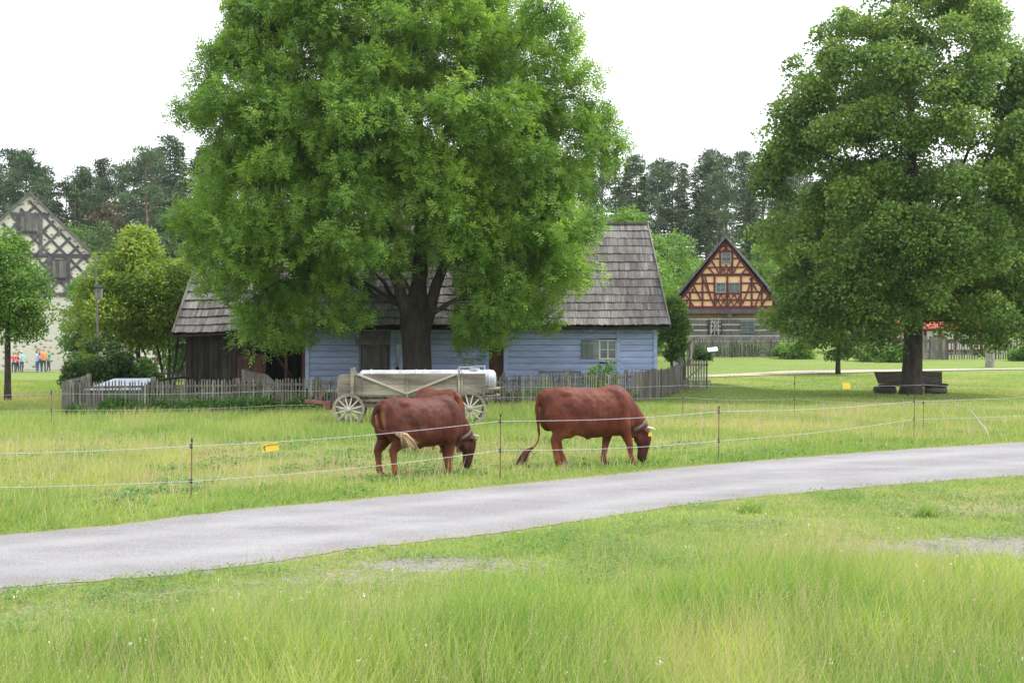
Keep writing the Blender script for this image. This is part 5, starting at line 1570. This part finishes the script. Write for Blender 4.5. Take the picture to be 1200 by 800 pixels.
def remesh(mb, voxel, smooth_it, mat, name, parent, factor=.5):
    m = bpy.data.meshes.new('tmp'); m.from_pydata(mb.v, [], mb.f); m.update()
    o = bpy.data.objects.new('tmp', m); COL.objects.link(o)
    md = o.modifiers.new('r', 'REMESH'); md.mode = 'VOXEL'; md.voxel_size = voxel; md.adaptivity = 0
    ms = o.modifiers.new('s', 'SMOOTH'); ms.factor = factor; ms.iterations = smooth_it
    dg = bpy.context.evaluated_depsgraph_get(); dg.update()
    me = bpy.data.meshes.new_from_object(o.evaluated_get(dg)); me.name = name
    bpy.data.objects.remove(o); bpy.data.meshes.remove(m)
    me.polygons.foreach_set('use_smooth', [True] * len(me.polygons))
    me.materials.clear(); me.materials.append(mat)
    ob = bpy.data.objects.new(name, me); COL.objects.link(ob); ob.parent = parent
    return ob


def cow(loc, yaw, scale, coat, label, legs, tail, tuft_m, head_turn=0.0, group='brown cattle grazing in the pasture', tag_=True, lightrump=False, horn_len=.13):
    root = empty('cow', loc, label, 'cow', group, rz=yaw); root.scale = (scale,) * 3
    mb = MB()
    S = [(-.80, 1.20, 1.02, .10), (-.76, 1.27, .86, .17), (-.68, 1.325, .72, .235), (-.55, 1.355, .62, .275), (-.38, 1.355, .565, .285), (-.20, 1.335, .535, .30), (0, 1.325, .49, .33), (.18, 1.33, .475, .335),
         (.34, 1.35, .49, .31), (.48, 1.375, .50, .28), (.60, 1.375, .50, .25), (.72, 1.32, .53, .215), (.82, 1.24, .58, .17), (.88, 1.16, .66, .12)]
    n = 24; vs = []
    for (x, zt, zb_, w) in S:
        mid = (zt + zb_) / 2 - .03; 
        for k in range(n):
            a = 2 * math.pi * k / n; c, s_ = math.cos(a), math.sin(a)
            h = (zt - mid) if s_ > 0 else (mid - zb_)
            wy = w * (math.copysign(abs(c) ** (.80 if s_ < 0 else .95), c)) * (1 - .10 * max(0, s_) ** 2)
            vs.append((x, wy, mid + h * math.copysign(abs(s_) ** .9, s_)))
    fs = []
    for i in range(len(S) - 1):
        for k in range(n):
            k2 = (k + 1) % n; fs.append((i * n + k, i * n + k2, (i + 1) * n + k2, (i + 1) * n + k))
    fs.append(tuple(range(n - 1, -1, -1))); fs.append(tuple((len(S) - 1) * n + k for k in range(n)))
    fs = [f[::-1] for f in fs]
    mb.add(vs, fs)
    # neck
    tube2(mb, [(.52, 0, 1.08), (.70, 0, 1.03), (.84, 0, .93), (.96, 0, .80), (1.05, 0, .70), (1.10, 0, .64)], [.26, .255, .22, .185, .15, .11], [.20, .175, .145, .12, .105, .09])
    tube2(mb, [(.52, 0, .72), (.68, 0, .62), (.80, 0, .60), (.93, 0, .58)], [.16, .13, .11, .07], [.13, .10, .05, .04])    # brisket and dewlap
    tube2(mb, [(.80, 0, .66), (.92, 0, .62), (1.0, 0, .56)], [.12, .09, .05], [.045, .04, .04])
    # head, muzzle down
    hp = [(1.075, 0, .745), (1.09, 0, .69), (1.105, 0, .61), (1.10, 0, .52), (1.092, 0, .42), (1.082, 0, .32), (1.07, 0, .23), (1.06, 0, .17), (1.05, 0, .135)]
    ra = [.06, .105, .135, .138, .118, .098, .090, .082, .055]; rb = [.085, .11, .122, .12, .095, .078, .082, .078, .055]
    tube2(mb, hp, ra, rb)
    mb.ball((1.075, 0, .72), (.07, .09, .06)); mb.ball((1.00, 0, .55), (.075, .085, .10)); mb.ball((1.09, 0, .20), (.075, .078, .07))
    for s_ in (-1, 1):
        mb.ball((1.14, s_ * .098, .60), (.035, .026, .035)); mb.ball((1.0, s_ * .07, .52), (.07, .03, .09))
        # ear
        rot = Euler((s_ * R(-12), R(-12), s_ * R(18))).to_matrix()
        mb.ball((1.085, s_ * .185, .665), (.060, .105, .022), 14, 9, rot)
        # hips, shoulders, thighs
        mb.ball((-.42, s_ * .165, 1.225), (.14, .07, .075)); mb.ball((-.74, s_ * .09, 1.17), (.07, .06, .07))
        mb.ball((.56, s_ * .165, .98), (.20, .10, .32)); mb.ball((.50, s_ * .10, 1.24), (.22, .10, .11))
        mb.ball((0, s_ * .20, .76), (.42, .135, .23))
    # legs
    for (kind, s_, dx, off) in legs:
        y = s_
        if kind == 'h':
            mb.ball((-.56, y * .165, .90), (.22, .125, .31), 16, 10, Euler((0, R(12), 0)).to_matrix())
            tube2(mb, [(-.52, y * .19, 1.0), (-.50 + dx * .25, y * .20, .80), (-.52 + dx * .4, y * .20, .66), (-.60 + dx * .65, y * .19, .55), (-.675 + dx * .8, y * .185, .46), (-.665 + dx * .85, y * .185, .38), (-.65 + dx * .9, y * .18, .24), (-.635 + dx, y * .18, .13), (-.61 + dx, y * .18, .075), (-.59 + dx, y * .18, .0)],
                  [.20, .19, .155, .115, .086, .070, .056, .064, .055, .060], [.10, .12, .105, .08, .06, .052, .046, .053, .05, .05], 14)
            mb.ball((-.70 + dx * .8, y * .185, .475), (.04, .035, .055))
        else:
            tube2(mb, [(.58, y * .17, 1.0), (.58 + dx * .1, y * .18, .80), (.58 + dx * .3, y * .175, .64), (.60 + dx * .5, y * .17, .52), (.61 + dx * .75, y * .165, .40), (.61 + dx * .8, y * .16, .34), (.61 + dx * .9, y * .16, .22), (.615 + dx, y * .16, .13), (.635 + dx, y * .16, .07), (.645 + dx, y * .16, 0)],
                  [.17, .15, .125, .092, .074, .062, .050, .058, .050, .056], [.09, .10, .092, .074, .063, .056, .044, .050, .048, .048], 14)
            mb.ball((.625 + dx * .75, y * .165, .39), (.05, .05, .06))
    mb.ball((-.32, 0, .56), (.15, .11, .085)); mb.ball((.05, 0, .49), (.06, .03, .045))
    # tail
    tr = [.045, .036, .03, .027, .024, .022, .022, .02][:len(tail)]
    while len(tr) < len(tail): tr.append(.02)
    mb.tube([(-.70, 0, 1.30)] + tail, [.05] + tr, 8); 
    for p, r_ in zip(tail, tr): mb.ball(p, r_, 8, 6)
    body = remesh(mb, .0155, 16, M[coat], 'body', root, .55)
    me = body.data; N_ = len(me.vertices); co = np.empty(N_ * 3, dtype=np.float32); me.vertices.foreach_get('co', co); co = co.reshape(-1, 3)
    co[:, 2] -= .085 * sstep(.72, 1.02, co[:, 0])
    no = np.empty(N_ * 3, dtype=np.float32); me.vertices.foreach_get('normal', no); no = no.reshape(-1, 3)
    hh = (vnoise(co[:, 0] * 7 + co[:, 1] * 3, co[:, 2] * 6, 3) - .5) * .015 + (vnoise(co[:, 0] * 17, co[:, 2] * 13 + co[:, 1] * 8, 6) - .5) * .009
    hh = hh + .003 * np.sin(co[:, 0] * 62) * np.exp(-((co[:, 0] - .12) / .26) ** 2 - ((co[:, 2] - .92) / .18) ** 2)
    hh = hh * np.clip((co[:, 2] - .35) / .3, .15, 1)
    me.vertices.foreach_set('co', (co + no * hh[:, None]).astype(np.float32).ravel()); me.update()
    me = body.data; N_ = len(me.vertices); co = np.empty(N_ * 3, dtype=np.float32); me.vertices.foreach_get('co', co); co = co.reshape(-1, 3)
    li = np.zeros(N_); dk = np.zeros(N_)
    x, y, z = co.T
    li += np.clip((.55 - z) / .35, 0, 1) * .55 * (x < .9)
    li += .8 * np.exp(-((x + .33) / .16) ** 2 - ((z - .56) / .08) ** 2)
    if lightrump: li += .95 * np.exp(-((x + .77) / .07) ** 2 - ((np.abs(y) - .10) / .045) ** 2 - ((z - .98) / .17) ** 2)
    dk += np.clip((.70 - z) / .3, 0, 1) * .35 * (x > .92); dk += .5 * np.exp(-((z - .15) / .06) ** 2) * (x > .95)
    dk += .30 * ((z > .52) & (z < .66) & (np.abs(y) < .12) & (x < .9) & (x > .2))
    wob = vnoise(x * 14 + 3, z * 14 + y * 9, 4) - .5
    for nm, v in (('light', li + wob * .25 * (li > .1)), ('dark', dk + wob * .2 * (dk > .1))):
        a = me.attributes.new(nm, 'FLOAT', 'POINT'); a.data.foreach_set('value', np.clip(v, 0, 1).astype(np.float32))
    def drop(m_): m_.v = [(v[0], v[1], v[2] - .085 * float(sstep(.72, 1.02, v[0]))) for v in m_.v]; return m_
    # hooves
    for (kind, s_, dx, off) in legs:
        xx, yy = ((-.585 + dx), s_ * .18) if kind == 'h' else ((.65 + dx), s_ * .16)
        m2 = MB()
        for q_ in (-.024, .024): m2.tube([(xx - .005, yy + q_, .065), (xx + .01, yy + q_, .03), (xx + .02, yy + q_, -.01)], [.042, .05, .056], 10, flat=[.026, .028, .03])
        m2.build('hoof', M['hoof'], root, True)
    for s_ in (-1, 1):
        m2 = MB(); m2.ball((1.165, s_ * .108, .60), (.018, .014, .018), 10, 8); drop(m2).build('eye', M['eye'], root, True)
        m2 = MB(); m2.tube([(1.12, s_ * .07, .72), (1.17, s_ * .11, .725), (1.215, s_ * .135, .71), (1.22 + horn_len * .35, s_ * .13, .685)], [.021, .018, .013, .004], 10); drop(m2).build('horn', M['horn'], root, True)
    # collar
    m2 = MB(); c = Vector((.985, 0, .735)); ax = Vector((.62, 0, -.78)).normalized(); up = Vector((0, 1, 0)).cross(ax).normalized(); n = 28
    rr = []
    for k in range(n):
        a = 2 * math.pi * k / n; rad_ = up * (math.sin(a) * .178) + Vector((0, math.cos(a) * .120, 0))
        if math.sin(a) < 0: rad_ *= 1.04
        for (q_, w_) in ((1.0, -.03), (1.0, .03), (1.04, .03), (1.04, -.03)): rr.append(c + rad_ * q_ + ax * w_)
    fs = []
    for k in range(n):
        k2 = (k + 1) % n
        for j in range(4): fs.append((k * 4 + j, k2 * 4 + j, k2 * 4 + (j + 1) % 4, k * 4 + (j + 1) % 4))
    m2.add(rr, fs, .5); drop(m2).build('collar', M['strap'], root, True)
    m2 = MB(); m2.box(.83, .86, -.03, .03, .49, .56); drop(m2).build('collar_buckle', M['iron'], root)
    if tag_:
        for s_ in (-1,):
            m2 = MB(); m2.box(1.09, 1.15, s_ * .205 - .004, s_ * .205 + .004, .585, .655); t_ = drop(m2).build('ear_tag', M['yellow'], root)
    # tuft
    m2 = MB(); e = Vector(tail[-1]); d = (Vector(tail[-1]) - Vector(tail[-2])).normalized(); random.seed(int(loc[0] * 10) + 50)
    for i in range(190):
        sp = Vector((random.gauss(0, 1), random.gauss(0, 1), random.gauss(0, 1))) * (.036 if tuft_m == 'tuft' else .021); L_ = random.uniform(.10, .27)
        m2.tube([e - d * .06 + sp * .15, e + d * L_ * .5 + sp * .7, e + d * L_ + sp * 1.3 + Vector((0, 0, -.12))], [.0065, .006, .002], 4)
    m2.build('tail_tuft', M[tuft_m], root)
    return root


# right cow, side on
p = at(687, 550, 23.6)
cow((p.x + .0, 24.05, 0), R(20), 1.04, 'coat', 'reddish brown cow grazing on the right in side view, yellow ear tag',
    [('h', -1, .06, 0), ('h', 1, .30, 0), ('f', -1, .19, 0), ('f', 1, -.20, 0)],
    [(-.82, 0, 1.22), (-.87, 0, 1.05), (-.87, -.01, .85), (-.85, -.02, .68), (-.84, -.02, .55), (-.86, -.03, .46), (-.92, -.04, .37), (-1.0, -.04, .32)], 'tuft_brown')
# left cow, rear quarter
p = at(497, 558, 22.4)
cow((p.x - .10, 22.4, 0), R(40), .96, 'coat_dark', 'dark red brown cow grazing on the left, seen from its rear quarter',
    [('h', -1, .03, 0), ('h', 1, -.04, 0), ('f', -1, -.05, 0), ('f', 1, .12, 0)],
    [(-.83, .02, 1.20), (-.89, .05, 1.05), (-.90, .04, .92), (-.87, -.04, .82), (-.80, -.16, .78), (-.70, -.27, .76), (-.61, -.31, .74)], 'tuft', lightrump=True, tag_=False)
# cow behind
p = at(541, 530, 26.4)
cow((p.x - .50, 27.3, 0), R(180 - 58), .93, 'coat', 'brown cow mostly hidden behind the left cow, facing left',
    [('h', -1, .0, 0), ('h', 1, .1, 0), ('f', -1, -.1, 0), ('f', 1, .1, 0)],
    [(-.83, 0, 1.20), (-.88, 0, 1.02), (-.89, .01, .82), (-.88, .0, .62), (-.87, 0, .46), (-.87, 0, .36)], 'tuft_brown', lightrump=True)


# ---------------------------------------------------------------- people far left
CL = {}


def cloth(c):
    if c not in CL: CL[c] = surf('cloth_%d' % len(CL), c, tuple(min(1, v * 1.15) for v in c), 8, bump=.1, tv=0)
    return CL[c]


def person(px, d, h, shirt, pants, hair, label, sit=False, arm=.3, yaw=0, hat=None):
    X = (px - 600) * d / F; root = empty('person', (X, d, gzf(X, d)), label, 'person', None, rz=yaw); k = h / 1.7; root.scale = (k, k, k)
    mb = MB(); hz_ = .9 if not sit else .45
    zt = hz_
    for s_ in (-1, 1):
        if sit: mb.tube([(s_ * .1, 0, .45), (s_ * .12, -.42, .48), (s_ * .12, -.46, .25), (s_ * .12, -.46, .04), (s_ * .12, -.6, .03)], [.10, .075, .055, .045, .035], 10)
        else: mb.tube([(s_ * .09, 0, .92), (s_ * .11, -.02 * s_, .5), (s_ * .12, .05 * s_, .08), (s_ * .12, .05 * s_ - .12, .04)], [.10, .07, .05, .04], 10)
        mb.tube([(s_ * .18, 0, zt + .52), (s_ * .25, -.05, zt + .28), (s_ * .22, -.05 - arm, zt + .18)], [.06, .045, .035], 8)
        mb.ball((s_ * .22, -.07 - arm, zt + .17), (.04, .05, .04))
    mb.tube([(0, 0, zt - .08), (0, 0, zt + .1), (0, 0, zt + .3), (0, 0, zt + .5), (0, 0, zt + .58)], [.11, .11, .12, .11, .06], 12, flat=[.17, .15, .18, .20, .08])
    mb.tube([(0, 0, zt + .55), (0, 0, zt + .7)], [.05, .05], 8); mb.ball((0, -.01, zt + .78), (.085, .10, .12)); mb.ball((0, -.11, zt + .77), (.015, .02, .02))
    b = remesh(mb, .022, 4, cloth(shirt), 'body', root)
    me = b.data; me.materials.append(cloth(pants)); me.materials.append(cloth((.45, .27, .19)))
    for f in me.polygons:
        c = f.center
        f.material_index = 2 if (c.z > zt + .585 or (c.y < -.16 and abs(c.x) > .15 and c.z > zt + .1 and not (sit and c.z < .6))) else (1 if (c.z < zt + .02) else 0)
    mb = MB(); mb.ball((0, .02, zt + .815), (.098, .105, .105), 12, 8); mb.tube([(0, .06, zt + .8), (0, .08, zt + .66)], [.07, .05], 8)
    mb.build('hair' if not hat else 'hat', cloth(hat or hair), root, True)
    return root


person(16, 97, 1.35, (.55, .10, .16), (.05, .05, .08), (.05, .03, .02), 'child in pink top behind the slim tree trunk, left', yaw=R(30))
person(20.5, 98, 1.3, (.45, .03, .05), (.06, .06, .09), (.04, .03, .02), 'child in red top beside the one in pink', yaw=R(-20))
person(25.5, 97.5, 1.45, (.25, .62, .66), (.1, .1, .16), (.6, .5, .35), 'child in turquoise top right of the slim tree trunk', yaw=R(60))
person(43.5, 97, 1.5, (.38, .48, .65), (.10, .16, .32), (.18, .1, .05), 'person in pale blue shirt and jeans beside the orange shirt', yaw=R(80))
person(46.5, 98.2, 1.6, (.04, .05, .10), (.06, .09, .18), (.12, .07, .04), 'person in dark navy clothing left of the orange shirt', yaw=R(10))
person(51, 97, 1.62, (.85, .25, .08), (.06, .07, .10), (.30, .15, .07), 'person in bright orange shirt in the far left meadow', yaw=R(20))
person(57, 99, 1.5, (.08, .30, .18), (.08, .08, .1), (.35, .2, .12), 'person in green top right of the orange shirt', yaw=R(-30))
person(182, 86, 1.45, (.38, .08, .22), (.1, .1, .15), (.15, .08, .05), 'person in magenta top glimpsed between the hazel stems', yaw=R(0))
person(205, 80, 1.55, (.62, .62, .64), (.10, .17, .36), (.1, .06, .04), 'person in red cap, white shirt and jeans left of the barn', yaw=R(50), hat=(.62, .03, .03))

# ---------------------------------------------------------------- loose stones on the verge, clover heads
def stones(n, label):
    X, Y = region(n * 3, 9.5, 26, 1.2, 1.2); b = bare_f(X, Y); dn = near_edge_y(X) - Y
    k = ((dn > .3) & (RNG.random(len(X)) < b * 1.1)) ; X, Y = X[k][:n], Y[k][:n]; n = len(X)
    r = RNG.uniform(.004, .012, n) * (.8 + .02 * Y)
    base = np.array([[1, 0, 0], [-1, 0, 0], [0, 1, 0], [0, -1, 0], [0, 0, .7], [0, 0, -.7]], dtype=float)
    V = base[None] * r[:, None, None] * RNG.uniform(.6, 1.3, (n, 6, 1)); a = RNG.uniform(0, 6.28, n)
    xr = V[..., 0] * np.cos(a)[:, None] - V[..., 1] * np.sin(a)[:, None]; yr = V[..., 0] * np.sin(a)[:, None] + V[..., 1] * np.cos(a)[:, None]
    V = np.stack([xr + X[:, None], yr + Y[:, None], V[..., 2] + .006 + r[:, None] * .3], -1).reshape(-1, 3)
    f = np.array([[0, 2, 4], [2, 1, 4], [1, 3, 4], [3, 0, 4], [2, 0, 5], [1, 2, 5], [3, 1, 5], [0, 3, 5]])
    Fc = (np.arange(n)[:, None, None] * 6 + f[None]).reshape(-1, 3)
    tag(np_mesh('gravel', V, Fc, M['pebble'], tint=np.repeat(RNG.random(n), 6)), label, 'gravel', kind='stuff')


M['pebble'] = surf('pebble', (.22, .215, .22), (.34, .33, .34), 5, bump=.2, tv=.25)
stones(16000, 'loose grey stones on the gravel road and its worn verge')
M['clover'] = surf('clover', (.42, .08, .28), (.55, .14, .38), 5, bump=0, tv=.2)
for i, (px, y) in enumerate([(865, 783), (797, 765), (765, 770)]):
    d = 8.9 + i * .25; q = at(px, y, d); o = newroot('clover_flower', (q.x, d, 0), ['pink clover flower, the largest and lowest, in the meadow', 'pink clover flower, middle of three in the meadow', 'pink clover flower, leftmost and faintest in the meadow'][i], 'flower', 'clover flowers in the foreground meadow')
    mb = MB(); mb.tube([(q.x + .02, d, 0), (q.x, d, q.z)], [.002, .002], 5); W(mb, 'stalk', M['weed'], root=o)
    mb = MB(); mb.ball(q, (.016, .016, .014), 10, 8); W(mb, 'blossom', M['clover'], root=o, smooth=True)
# dock / leafy tufts at the verge
for (px, y, s, lab) in ((877, 600, .22, 'broad leaved weed tuft on the verge right of centre'), (1085, 605, .26, 'bright green grass tuft on the right verge')):
    X0, Y0 = gp(px, y); n = 130; a = RNG.uniform(0, 6.28, n); r = RNG.random(n) * .12
    o, _ = blades('grass_tuft', X0 + np.cos(a) * r * 1.3, Y0 + np.sin(a) * r * 1.3, s * RNG.uniform(.4, 1.1, n), .012 + 0 * a, .9, RNG.random(n) * .5, M['grass'])
    tag(o, lab, 'weed', kind='thing')

hm, nt, N, L = new_mat('haze_air')
vol = N.new('ShaderNodeVolumePrincipled'); vol.inputs['Color'].default_value = (.80, .87, .95, 1); vol.inputs['Density'].default_value = .00015; vol.inputs['Anisotropy'].default_value = .2
mo = N.new('ShaderNodeOutputMaterial'); L.new(vol.outputs[0], mo.inputs['Volume'])
mb = MB(); mb.box(-1000, 1000, -70, 1600, -2, 130); tag(mb.build('haze', hm), 'thin summer haze over the village meadow', 'haze', kind='stuff')

# low clover and plantain patches mixed into verge and pasture
def ground_herbs(name, n, d0, d1, size, mat, label, cond):
    X, Y = region(n * 2, d0, d1, 1.2, 1.1)
    w = sstep(.52, .66, fbm(X * 1.3 + 5, Y * 1.1, 91)) * cond(X, Y); k = RNG.random(len(X)) < w; X, Y = X[k], Y[k]; n = len(X)
    P = np.stack([X, Y, gz(X, Y) + RNG.uniform(.01, .06, n)], 1); a = RNG.uniform(0, 6.28, n)
    ax = unit(np.stack([np.cos(a), np.sin(a), RNG.uniform(0, .6, n)], 1)); sd = unit(np.cross(ax, np.array([0, 0, 1.0]))); L = (size * RNG.uniform(.6, 1.4, n))[:, None]
    V = np.stack([P, P + ax * L * .5 + sd * L * .35, P + ax * L, P + ax * L * .5 - sd * L * .35], 1).reshape(-1, 3)
    tag(np_mesh(name, V, np.arange(n * 4).reshape(-1, 4), mat, tint=np.repeat(RNG.random(n), 4)), label, 'herbs', kind='stuff')


ground_herbs('clover_patches', 60000, 9.5, 24, .032, M['weed'], 'darker clover and plantain leaves in patches of the near verge', lambda X, Y: (near_edge_y(X) - Y > .05) * (1 - tall_mask(X, Y)))
ground_herbs('pasture_herbs', 60000, 18, 46, .07, M['weed'], 'darker low herbs in patches of the cow pasture', lambda X, Y: (Y - far_edge_y(X) > .3) * 1.0)
X, Y = region(900, 7.5, 40, 1.1, 1.2); ok = ((near_edge_y(X) - Y > 1.0) | (Y - far_edge_y(X) > .5)) & (fbm(X * .6, Y * .6, 17) > .5); X, Y = X[ok], Y[ok]
Zt = gz(X, Y) + np.where(Y < near_edge_y(X), .12 + .30 * tall_mask(X, Y), .12)
tag(heads('wild_flowers', np.stack([X, Y, Zt], 1), M['petal'], .010, .022, k=4, drop=.01), 'tiny white and pale yellow flower heads scattered in the grass', 'flowers', kind='stuff')

# ---------------------------------------------------------------- sky, sun, camera
wd = bpy.data.worlds.new('World'); sc.world = wd; wd.use_nodes = True
nt = wd.node_tree; nt.nodes.clear()
SUN_EL, SUN_AZ = R(54), math.atan2(.30, .85)     # direction to the sun, angle from +X
sky = nt.nodes.new('ShaderNodeTexSky'); sky.sky_type = 'NISHITA'; sky.sun_disc = False; sky.sun_elevation = SUN_EL; sky.sun_rotation = R(90) - SUN_AZ
sky.air_density = 1.0; sky.dust_density = 3.0; sky.ozone_density = 1.0
tc = nt.nodes.new('ShaderNodeTexCoord'); ns = nt.nodes.new('ShaderNodeTexNoise'); ns.inputs['Scale'].default_value = 2.2; ns.inputs['Detail'].default_value = 6
mp = nt.nodes.new('ShaderNodeMapping'); mp.inputs['Scale'].default_value = (1, 1, 2.5); nt.links.new(tc.outputs['Generated'], mp.inputs[0]); nt.links.new(mp.outputs[0], ns.inputs['Vector'])
cl = ramp(nt, ns.outputs['Fac'], .3, .75, (8.6, 8.9, 9.3), (12.0, 12.2, 12.5))
mix = mixc(nt, .88, sky.outputs[0], cl)
bg = nt.nodes.new('ShaderNodeBackground'); bg.inputs['Strength'].default_value = .12; nt.links.new(mix, bg.inputs['Color'])
wo = nt.nodes.new('ShaderNodeOutputWorld'); nt.links.new(bg.outputs[0], wo.inputs[0])

sl = bpy.data.lights.new('Sun', 'SUN'); sl.energy = 3.0; sl.angle = R(8); sl.color = (1, .965, .90)
so = bpy.data.objects.new('sun', sl); COL.objects.link(so)
dv = Vector((math.cos(SUN_AZ) * math.cos(SUN_EL), math.sin(SUN_AZ) * math.cos(SUN_EL), math.sin(SUN_EL)))
so.rotation_euler = dv.to_track_quat('Z', 'Y').to_euler(); so.location = (20, 0, 40)

cam = bpy.data.cameras.new('Camera'); cam.lens = 48; cam.sensor_width = 36; cam.clip_end = 3000; cam.clip_start = .1
cam.dof.use_dof = False; cam.dof.focus_distance = 30; cam.dof.aperture_fstop = 5.6
co_ = bpy.data.objects.new('camera', cam); COL.objects.link(co_); co_.location = (0, 0, CZ); co_.rotation_euler = (R(90), 0, 0)
sc.camera = co_
sc.view_settings.view_transform = 'Standard'; sc.view_settings.look = 'None'; sc.view_settings.exposure = .80; sc.view_settings.gamma = 1
sc.cycles.max_bounces = 6; sc.cycles.diffuse_bounces = 3; sc.cycles.glossy_bounces = 2; sc.cycles.transmission_bounces = 4; sc.cycles.transparent_max_bounces = 4
sc.cycles.use_denoising = True; sc.cycles.denoising_prefilter = 'NONE'; sc.cycles.volume_bounces = 0; sc.cycles.volume_step_rate = 10; sc.cycles.caustics_reflective = False; sc.cycles.caustics_refractive = False
